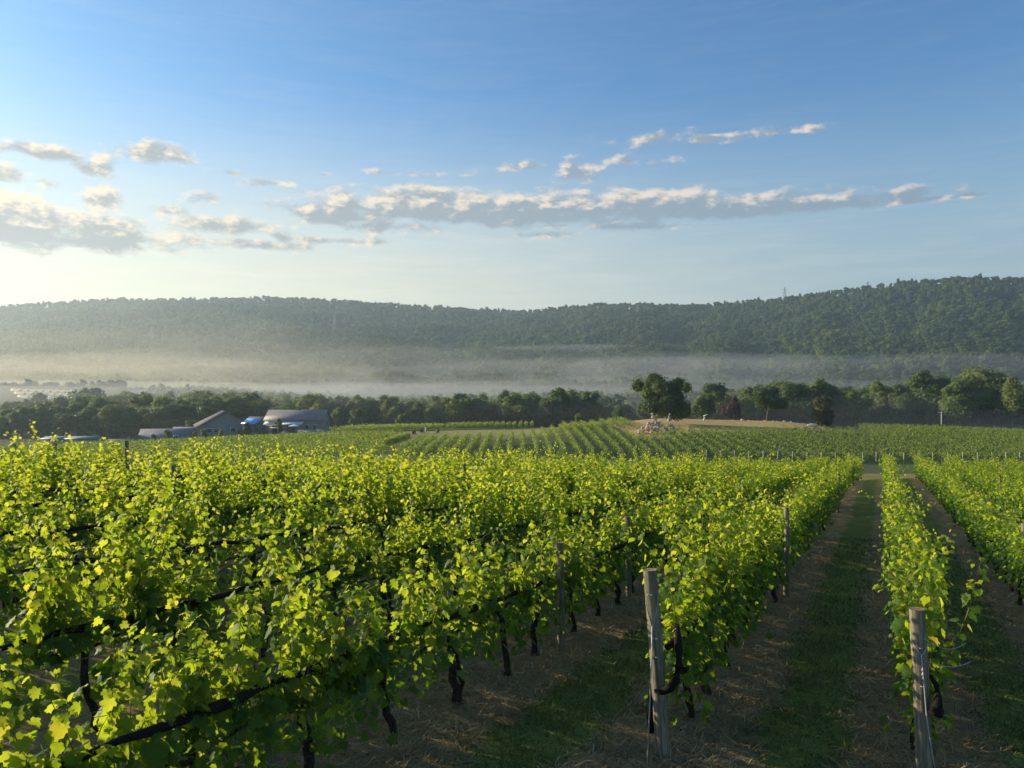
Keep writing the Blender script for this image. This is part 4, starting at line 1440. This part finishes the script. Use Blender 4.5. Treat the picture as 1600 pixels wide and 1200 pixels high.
o = obj('stone', pale, None, (X, 205, z + .4)); o.scale = (3.0, 1.4, 1.5); tag(o, 'long pale stone below the olive brown cedar', 'stone')

# ------------------------------------------------------------------ buildings
M_roof = simple('grey_metal_roof', (.17, .165, .18), .55, .4, .08, .6)
M_roofd = simple('dark_shingle_roof', (.11, .10, .105), .85, .2, .2, 2)
M_wall = simple('grey_siding', (.24, .255, .26), .8, .2, .1, .8)
M_wallt = simple('tan_siding', (.27, .255, .22), .8, .2, .1, .8)
M_white = simple('white_canvas', (.62, .64, .66), .7, .2, .04, 2)
M_blue = simple('sky_reflection_blue', (.16, .42, .85), .35, .5, .06, 2)  # base colour carries the blue sky mirrored by the roof
M_trim = simple('pale_trim', (.62, .61, .58), .7, .2, .1, 2)
M_glass = simple('window_glass', (.05, .06, .07), .12, .6, .1, 2)
M_wood = simple('dark_timber', (.12, .09, .065), .85, .15, .3, 4)


def slab(g, p4, th):
    """a roof panel from four corner points, thickened downwards"""
    p = np.asarray(p4, float); n = np.cross(p[1] - p[0], p[3] - p[0]); n /= np.linalg.norm(n)
    if n[2] < 0: n = -n
    v = np.concatenate([p, p - n * th])
    g.add(v, np.array([(0, 1, 2, 3), (7, 6, 5, 4), (0, 4, 5, 1), (1, 5, 6, 2), (2, 6, 7, 3), (3, 7, 4, 0)]))


def gabled(name, label, cat, x, y, rz, L, W, wall_h, rise, m_wall, m_roof, wins=(), doors=(), over=.5, seams=0, z=None, sink=.6):
    """ridge along local x; local -y is the eave side towards the viewer"""
    root = empty(name, (x, y, gz(x, y) if z is None else z), rz)
    tag(root, label, cat)
    hl, hw = L / 2, W / 2
    g = Geo()
    v = np.array([(-hl, -hw, -sink), (hl, -hw, -sink), (hl, hw, -sink), (-hl, hw, -sink), (-hl, -hw, wall_h), (hl, -hw, wall_h), (hl, hw, wall_h), (-hl, hw, wall_h), (-hl, 0, wall_h + rise), (hl, 0, wall_h + rise)])
    g.add(v, np.array([(0, 1, 5, 4), (2, 3, 7, 6)])); g.f.setdefault(5, []).append(np.array([(1, 2, 6, 9, 5), (3, 0, 4, 8, 7)]))
    obj('wall', g.mesh('wall', m_wall), root)
    sl = rise / hw
    for sg in (-1, 1):
        g = Geo()
        e = hw + over
        slab(g, [(-hl - over, sg * e, wall_h - sl * over + .12), (hl + over, sg * e, wall_h - sl * over + .12), (hl + over, sg * .0, wall_h + rise + .12), (-hl - over, sg * .0, wall_h + rise + .12)], .16)
        rf = obj('roof', g.mesh('roof', m_roof), root)
        if seams:
            sg2 = Geo()
            for q in np.linspace(-hl - over + .3, hl + over - .3, seams):
                sg2.tube(np.array([(q, sg * e, wall_h - sl * over + .15), (q, sg * .02, wall_h + rise + .15)]), .05, 4)
            tag(obj('seam', sg2.mesh('seam', m_roof), rf), kind='stuff')
    for (wx, wz, ww, wh, face) in wins:
        g = Geo()
        if face == 'f': c, sz, cp, sp = (wx, -hw - .03, wz), (ww + .24, .10, wh + .24), (wx, -hw - .085, wz), (ww, .03, wh)
        else:
            sx = 1 if face == 'r' else -1
            c, sz, cp, sp = (sx * (hl + .03), wx, wz), (.10, ww + .24, wh + .24), (sx * (hl + .085), wx, wz), (.03, ww, wh)
        g.box(c, sz); wo = obj('window', g.mesh('window', M_trim), root)
        g = Geo(); g.box(cp, sp); obj('pane', g.mesh('pane', M_glass), wo)
    for (wx, ww, wh, face) in doors:
        g = Geo()
        if face == 'f': g.box((wx, -hw - .04, wh / 2), (ww, .12, wh))
        else:
            sx = 1 if face == 'r' else -1
            g.box((sx * (hl + .04), wx, wh / 2), (.12, ww, wh))
        obj('door', g.mesh('door', M_wood), root)
    return root


def pxX(px, Y): return (px - 800) / F * Y
def pyZ(py, Y): return (600 - py) / F * Y + CAMZ


# long barn
Y = 256; xb = pxX(458, Y); zb = gz(xb, Y)
eave = pyZ(656, Y) - zb; ridge = pyZ(640.5, Y + 7) - zb
barn = gabled('long_barn', 'long barn with pale grey metal roof and white awnings', 'barn', xb, Y + 6, R(2), 19.0, 12.0, eave, ridge - eave, M_wallt, M_roof,
              wins=[(4.5, 1.9, 1.2, 1.2, 'f'), (7, 1.9, 1.2, 1.2, 'f'), (0, eave * .75, 1.5, 1.4, 'r')], doors=[(-1, 2.6, 2.4, 'f'), (-6, 2.2, 2.3, 'f')], seams=24, z=zb)
for (a, b) in ((-9.3, -5.8), (-3.4, 3.4)):
    g = Geo(); slab(g, [(a, -9.2, eave - 1.35), (b, -9.2, eave - 1.35), (b, -6.05, eave - .45), (a, -6.05, eave - .45)], .08)
    obj('awning', g.mesh('awning', M_white), barn)
g = Geo(); g.box((0.3, .1, ridge + .35), (.8, .8, 1.1)); obj('chimney', g.mesh('chimney', M_wood), barn)
# link building
Y = 258; xb = pxX(402, Y); zb = gz(xb, Y)
gabled('link_building', 'low grey-roofed building between the gabled hall and the long barn', 'building', xb, Y + 3, R(3), 6.5, 8, pyZ(660, Y) - zb, 1.7, M_wallt, M_roofd, wins=[(0, 1.6, 1.2, 1.1, 'f')], z=zb)
# gabled hall: gable towards us
Y = 242; xb = pxX(334, Y); zb = gz(xb, Y)
gabled('gabled_hall', 'big grey hall whose wide gable faces the vineyard', 'building', xb, Y + 9, R(90 + 24), 20, 17.0, pyZ(666, Y) - zb, 4.3, M_wall, M_roofd,
       wins=[(3.0, 2.2, 1.4, 1.2, 'l'), (5.0, 2.2, 1.4, 1.2, 'l'), (-2, 2.4, 1.4, 1.3, 'l')], doors=[(-4.5, 2.2, 2.3, 'l')], over=.7, z=zb)
# low complex on the left
Y = 236; xb = pxX(236, Y); zb = gz(xb, Y)
gabled('low_house', 'low house with long grey roof left of the gabled hall', 'house', xb + 3, Y + 5, R(14), 15, 9, pyZ(689, Y) - zb + 1, 2.9, M_wall, M_roof, wins=[(3, 1.5, 1.2, 1.0, 'f')], z=zb - .5)
gabled('porch_house', 'low house with small front gable, its roof joining the long grey roof', 'house', pxX(212, 228), 232, R(104), 11, 11, pyZ(691, 226) - zb, 2.5, M_wall, M_roof, z=zb - .5)
gabled('low_wing', 'long low grey wing joining the low house to the gabled hall', 'building', pxX(284, 240), 246, R(8), 9, 8, pyZ(680, 240) - zb, 2.2, M_wall, M_roof, wins=[(1, 1.6, 1.3, 1.1, 'f')], z=zb)
gabled('carport', 'flat grey roofed carport left of the porch house', 'building', pxX(168, 222), 226, R(6), 8, 6, pyZ(692, 222) - zb, 1.2, M_wall, M_roof, z=zb - .5)
for (px, yt, wd, lab) in ((86, 684, 6.6, 'flat-roofed grey shed farthest left behind the vines'), (124, 684, 6.4, 'flat-roofed grey shed between the left shed and the low houses')):
    Y = 214; X = pxX(px, Y); z = gz(X, Y); h = pyZ(yt + 2, Y) - z
    gabled('shed', lab, 'shed', X, Y + 3, R(4), wd + 1.2, 6, h, .5, M_wall, M_roof, over=.3, z=z)
# canopy on four poles, its blue a painted sky reflection
Y = 238; X = pxX(392, Y); z = gz(X, Y); zt = pyZ(657.5, Y) - z
root = empty('blue_canopy', (X, Y, z), R(-14)); tag(root, 'sloping canopy coloured sky-reflection blue beside the gabled hall', 'canopy')
g = Geo(); slab(g, [(-2.6, -1.5, zt - .75), (2.4, -1.5, zt - .95), (2.6, 1.6, zt + .55), (-2.2, 1.6, zt + .75)], .08); obj('canopy_roof', g.mesh('canopy_roof', M_blue), root)
for (a, b, e) in ((-2.3, -1.4, -.8), (2.2, -1.4, -1.0), (2.4, 1.4, .4), (-2.1, 1.4, .6)):
    g = Geo(); g.tube(np.array([(a, b, -.2), (a, b, zt + e)]), .06, 6); obj('pole', g.mesh('pole', M_wood), root)
# white parasol, pergola, tables in front of the barn
Y = 246; X = pxX(459, Y); z = gz(X, Y); zt = pyZ(663, Y) - z
root = empty('white_parasol', (X, Y, z)); tag(root, 'white flat parasol on the terrace in front of the long barn', 'parasol')
g = Geo(); th = np.arange(8) / 8 * 6.283
g.add(np.concatenate([np.column_stack([1.9 * np.cos(th), 1.9 * np.sin(th), np.full(8, zt - .55)]), [[0, 0, zt]]]), np.array([(i, (i + 1) % 8, 8) for i in range(8)])); obj('canopy', g.mesh('canopy', M_white), root)
g = Geo(); g.tube(np.array([(0, 0, -.2), (0, 0, zt - .02)]), .04, 6); obj('pole', g.mesh('pole', M_wood), root)
Y = 240; X = pxX(429.5, Y); z = gz(X, Y)
root = empty('pergola', (X, Y, z)); tag(root, 'small timber pergola with pale flat top below the barn', 'pergola')
for a in (-1.25, 1.25):
    for b in (-1, 1):
        g = Geo(); g.box((a, b, 1.0), (.14, .14, 2.2)); obj('leg', g.mesh('leg', M_trim), root)
g = Geo(); g.box((0, 0, 2.2), (3.0, 2.5, .16)); obj('top', g.mesh('top', M_trim), root)
for (px, Y, lab) in ((500, 250, 'pale picnic table at the barn terrace right end'), (446, 242, 'pale picnic table between pergola and parasol'), (481, 247, 'pale picnic table right of the white parasol')):
    X = pxX(px, Y); z = gz(X, Y)
    root = empty('picnic_table', (X, Y, z), R(px % 40)); tag(root, lab, 'table')
    g = Geo(); g.box((0, 0, .76), (1.9, .8, .07)); obj('tabletop', g.mesh('tabletop', M_trim), root)
    for b in (-.75, .75):
        g = Geo(); g.box((0, b, .45), (1.9, .28, .05)); obj('bench', g.mesh('bench', M_trim), root)
    for a in (-.7, .7):
        g = Geo(); g.box((a, 0, .36), (.09, 1.6, .09)); g.box((a, -.3, .38), (.09, .09, .80)); g.box((a, .3, .38), (.09, .09, .80)); obj('leg', g.mesh('leg', M_trim), root)
# terrace railing in front of the barn
X0, X1 = pxX(466, 243), pxX(512, 243)
root = empty('terrace_fence', ((X0 + X1) / 2, 243, gz((X0 + X1) / 2, 243))); tag(root, 'low grey terrace fence in front of the long barn', 'fence')
Lf = X1 - X0
for b in (.35, .85):
    g = Geo(); g.box((0, 0, b), (Lf, .05, .12)); obj('rail', g.mesh('rail', M_trim), root)
for a in np.linspace(-Lf / 2, Lf / 2, 7):
    g = Geo(); g.box((a, .08, .45), (.12, .10, 1.1)); obj('post', g.mesh('post', M_trim), root)
# garden chairs at the end of the grass strip
M_seat = simple('brown_seat', (.16, .09, .07), .8, .2, .2, 3)
for (px, Y, rz, lab) in ((646, 205, 20, 'dark garden chair at the left front corner of the far block'), (650, 206, 60, 'dark garden chair right of the first one at the far block corner'), (658, 214, 10, 'dark garden chair farther back on the grass strip'),
                         (662, 215, 70, 'dark garden chair beside the pale marker post'), (682, 212, -30, 'dark garden chair at the right end of the group'), (685, 214, 30, 'garden chair rearmost at the right end of the group')):
    X = pxX(px, Y); root = empty('garden_chair', (X, Y, gz(X, Y)), R(rz)); tag(root, lab, 'chair', 'garden chairs by the far block')
    g = Geo(); g.box((0, 0, .42), (.62, .6, .07)); obj('seat', g.mesh('seat', M_seat), root)
    g = Geo(); g.box((0, .32, .82), (.62, .07, .85)); obj('backrest', g.mesh('backrest', M_seat), root)
    for a in (-.27, .27):
        for b in (-.25, .27):
            g = Geo(); g.box((a, b, .2), (.07, .07, .42)); obj('leg', g.mesh('leg', M_seat), root)
X = pxX(665, 216)
g = Geo(); g.tube(np.array([(0, 0, -.2), (0, 0, 1.7)]), .16, 8); tag(obj('marker_post', g.mesh('marker_post', M_white), None, (X, 216, gz(X, 216))), 'white marker post standing among the garden chairs', 'post')
# white topped ornament on the tan grass
X, _, z = at_px(1101, 214)
root = empty('lawn_ornament', (X, 214, z)); tag(root, 'small white-topped ornament standing on the tan grass', 'ornament')
g = Geo(); g.tube(np.array([(-.1, 0, -.1), (-.12, 0, .5), (0, 0, .9), (.18, 0, 1.25)]), [.30, .24, .2, .12], 8); obj('base', g.mesh('base', M_trim), root)
g = Geo(); slab(g, [(-.35, -.4, 1.35), (.75, -.4, 1.85), (.75, .4, 1.85), (-.35, .4, 1.35)], .14); obj('top', g.mesh('top', M_white), root)
X, _, z = at_px(1527, 199)
g = Geo(); g.box((0, 0, .8), (.5, .4, 1.8), 0, (.6, .6)); tag(obj('field_marker', g.mesh('field_marker', M_white), None, (X, 199, z)), 'small white marker beside the low right bush', 'marker')
# utility pole
X, _, z = at_px(1471, 262)
root = empty('utility_pole', (X, 262, z)); tag(root, 'wooden utility pole in front of the big right clump of trees', 'utility pole')
g = Geo(); g.tube(np.array([(0, 0, -.5), (0, 0, pyZ(643, 262) - z)]), [.15, .11], 8); obj('pole', g.mesh('pole', M_trim), root)
g = Geo(); g.box((0, 0, pyZ(644.5, 262) - z), (1.8, .12, .12)); obj('crossarm', g.mesh('crossarm', M_trim), root)
# steel pylons on the hills
M_steel = simple('pylon_steel', (.15, .155, .165), .6, .4, .05, 2, metal=.3)


def pylon(px, ytop, Y, h, label):
    X = pxX(px, Y); z = (600 - ytop) / F * Y + CAMZ - h
    root = empty('pylon', (X, Y, z)); tag(root, label, 'pylon', 'steel pylons on the wooded hills')
    b, t = h * .085, h * .02
    for sx in (-1, 1):
        for sy in (-1, 1):
            g = Geo(); g.tube(np.array([(sx * b, sy * b, 0), (sx * t * 1.4, sy * t * 1.4, h * .66), (sx * t * .6, sy * t * .6, h)]), .28, 4); obj('leg', g.mesh('leg', M_steel), root)
    g = Geo()
    for q in range(7):
        z0, z1 = h * q / 8, h * (q + 1) / 8; w0 = b + (t - b) * q / 8; w1 = b + (t - b) * (q + 1) / 8
        g.tube(np.array([(-w0, -w0, z0), (w1, -w1, z1)]), .16, 3); g.tube(np.array([(w0, -w0, z0), (-w1, -w1, z1)]), .16, 3)
    obj('bracing', g.mesh('bracing', M_steel), root)
    for q in (.66, .79, .92):
        g = Geo(); g.box((0, 0, h * q), (h * .24, .5, .5)); obj('crossarm', g.mesh('crossarm', M_steel), root)


pylon(1226, 449, 1540, 46, 'steel pylon against the sky on the ridge left of the right hill')
pylon(1356, 440, 1460, 38, 'small pylon tip on the right hill skyline')
pylon(523, 490, 1420, 58, 'pale tall pylon on the hillside above the long barn')
pylon(237, 511, 1350, 40, 'pale pylon on the hazy left hillside')
pylon(790, 485, 1560, 40, 'pylon in the saddle between the two hills')
pylon(996, 476, 1480, 38, 'pylon on the slope above the lone tree')

# netted crop rows on the misty left rise
M_netting = leaf_mat('pale_crop_netting', [(0, (.75, .70, .42)), (1, (.8, .75, .5))], [(0, (.85, .78, .38)), (1, (.85, .8, .48))], .4, False, .6, .2)
for q in range(34):
    r_, c_ = divmod(q, 12)
    px = 18 + c_ * 11.5 + r_ * 5.5; py = 621 - c_ * 1.75 + r_ * 4.6 - (2 if r_ == 0 else 0)
    Y0 = 505 - r_ * 22
    X = pxX(px, Y0); z = pyZ(py, Y0)
    zg = gz(X, Y0)
    root_z = max(z, zg + .3)
    g = Geo()
    v = []
    for q2 in range(6):
        xx, yy = q2 * 2.1, -q2 * 1.2
        dz = gz(X + xx, Y0 + yy) - zg + 1.0
        v += [(xx - .5, yy - .7, dz - .3), (xx, yy, dz + 1.0), (xx + .5, yy + .7, dz - .3)]
    fs = [(q2 * 3 + a, q2 * 3 + 3 + a, q2 * 3 + 4 + a, q2 * 3 + 1 + a) for q2 in range(5) for a in (0, 1)]
    g.add(np.array(v), np.array(fs)); g.f.setdefault(3, []).append(np.array([(0, 1, 2), (15, 17, 16)]))
    o = obj('netted_row', g.mesh('netted_row', M_netting), None, (X, Y0, zg))
    tag(o, 'pale shining netted crop row on the misty rise at the far left', 'crop row', 'netted crop rows on the left rise')

# ------------------------------------------------------------------ mist banks and haze


def volume_mat(name, dens, col, g):
    m = bpy.data.materials.new(name); m.use_nodes = True
    t = NT(m.node_tree); t.n.clear()
    out = t.new('ShaderNodeOutputMaterial'); pv = t.new('ShaderNodeVolumePrincipled')
    pv.inputs['Color'].default_value = (*col, 1); pv.inputs['Density'].default_value = dens; pv.inputs['Anisotropy'].default_value = g
    t.l.new(pv.outputs[0], out.inputs['Volume'])
    return m


def mist(px, Y, zc, hx, hy, hz, dens, label, seed, col=(.93, .95, 1.0)):
    bm = bmesh.new(); bmesh.ops.create_icosphere(bm, subdivisions=5, radius=1.0)
    X = pxX(px, Y)
    for vt in bm.verts:
        c = vt.co
        n = 1 + .22 * float(hnoise(c.x * 3 + seed, c.y * 3, 1.9, seed)) + .12 * float(hnoise(c.x * 9, c.y * 9 + seed, 2.2, seed + 1))
        vt.co = Vector((c.x * hx * n, c.y * hy * n, c.z * hz * (n ** 1.5)))
    me = bpy.data.meshes.new('mist'); bm.to_mesh(me); bm.free()
    me.materials.append(volume_mat('mist_air', dens, col, .35))
    tag(obj('mist_bank', me, None, (X, Y, zc)), label, kind='stuff')


mist(-60, 920, 10, 620, 320, 80, .00024, 'wide faint glow of mist over the left valley', 1, (1.0, .92, .76))  # the left banks carry the sun's warm light in their own colour
mist(40, 860, -2, 520, 260, 38, .00058, 'thicker warm mist lying in the left valley', 6, (1.0, .92, .76))
mist(20, 790, -10, 360, 170, 17, .0011, 'low dense mist on the left valley floor', 7, (1.0, .92, .76))
mist(620, 930, 4, 520, 230, 44, .00036, 'pale mist band below the left hill', 2, (1.0, .97, .92))
mist(660, 880, -4, 360, 160, 18, .0006, 'lower pale mist band below the left hill', 8, (1.0, .97, .92))
mist(1080, 980, 16, 380, 150, 23, .0008, 'bluish mist band below the saddle', 3)
mist(1150, 900, 6, 300, 90, 9, .0010, 'thin lower mist streak right of the saddle', 9)
mist(1400, 770, 17, 380, 110, 18, .0008, 'thin blue mist at the foot of the right hill', 4)
mist(800, 500, -13, 620, 240, 19, .0011, 'thin veil of mist between the layers of valley trees', 11)
mist(940, 1160, 58, 150, 60, 5, .0016, 'thin mist streak on the slope above the lone tree', 5)

HAZE_D = 0.00017
bm = bmesh.new(); bmesh.ops.create_cube(bm, size=1.0)
me = bpy.data.meshes.new('haze'); bm.to_mesh(me); bm.free()
me.materials.append(volume_mat('valley_haze', HAZE_D, (.66, .84, 1.0), .45))
zb, zt = -29.0, 235.0
o = obj('haze', me, None, (0, 0, (zb + zt) / 2)); o.scale = (6200, 6200, zt - zb)
tag(o, 'pale morning haze filling the whole valley', kind='stuff')
print('triangles', sum(len(m.loops) - 2 * len(m.polygons) for m in bpy.data.meshes))
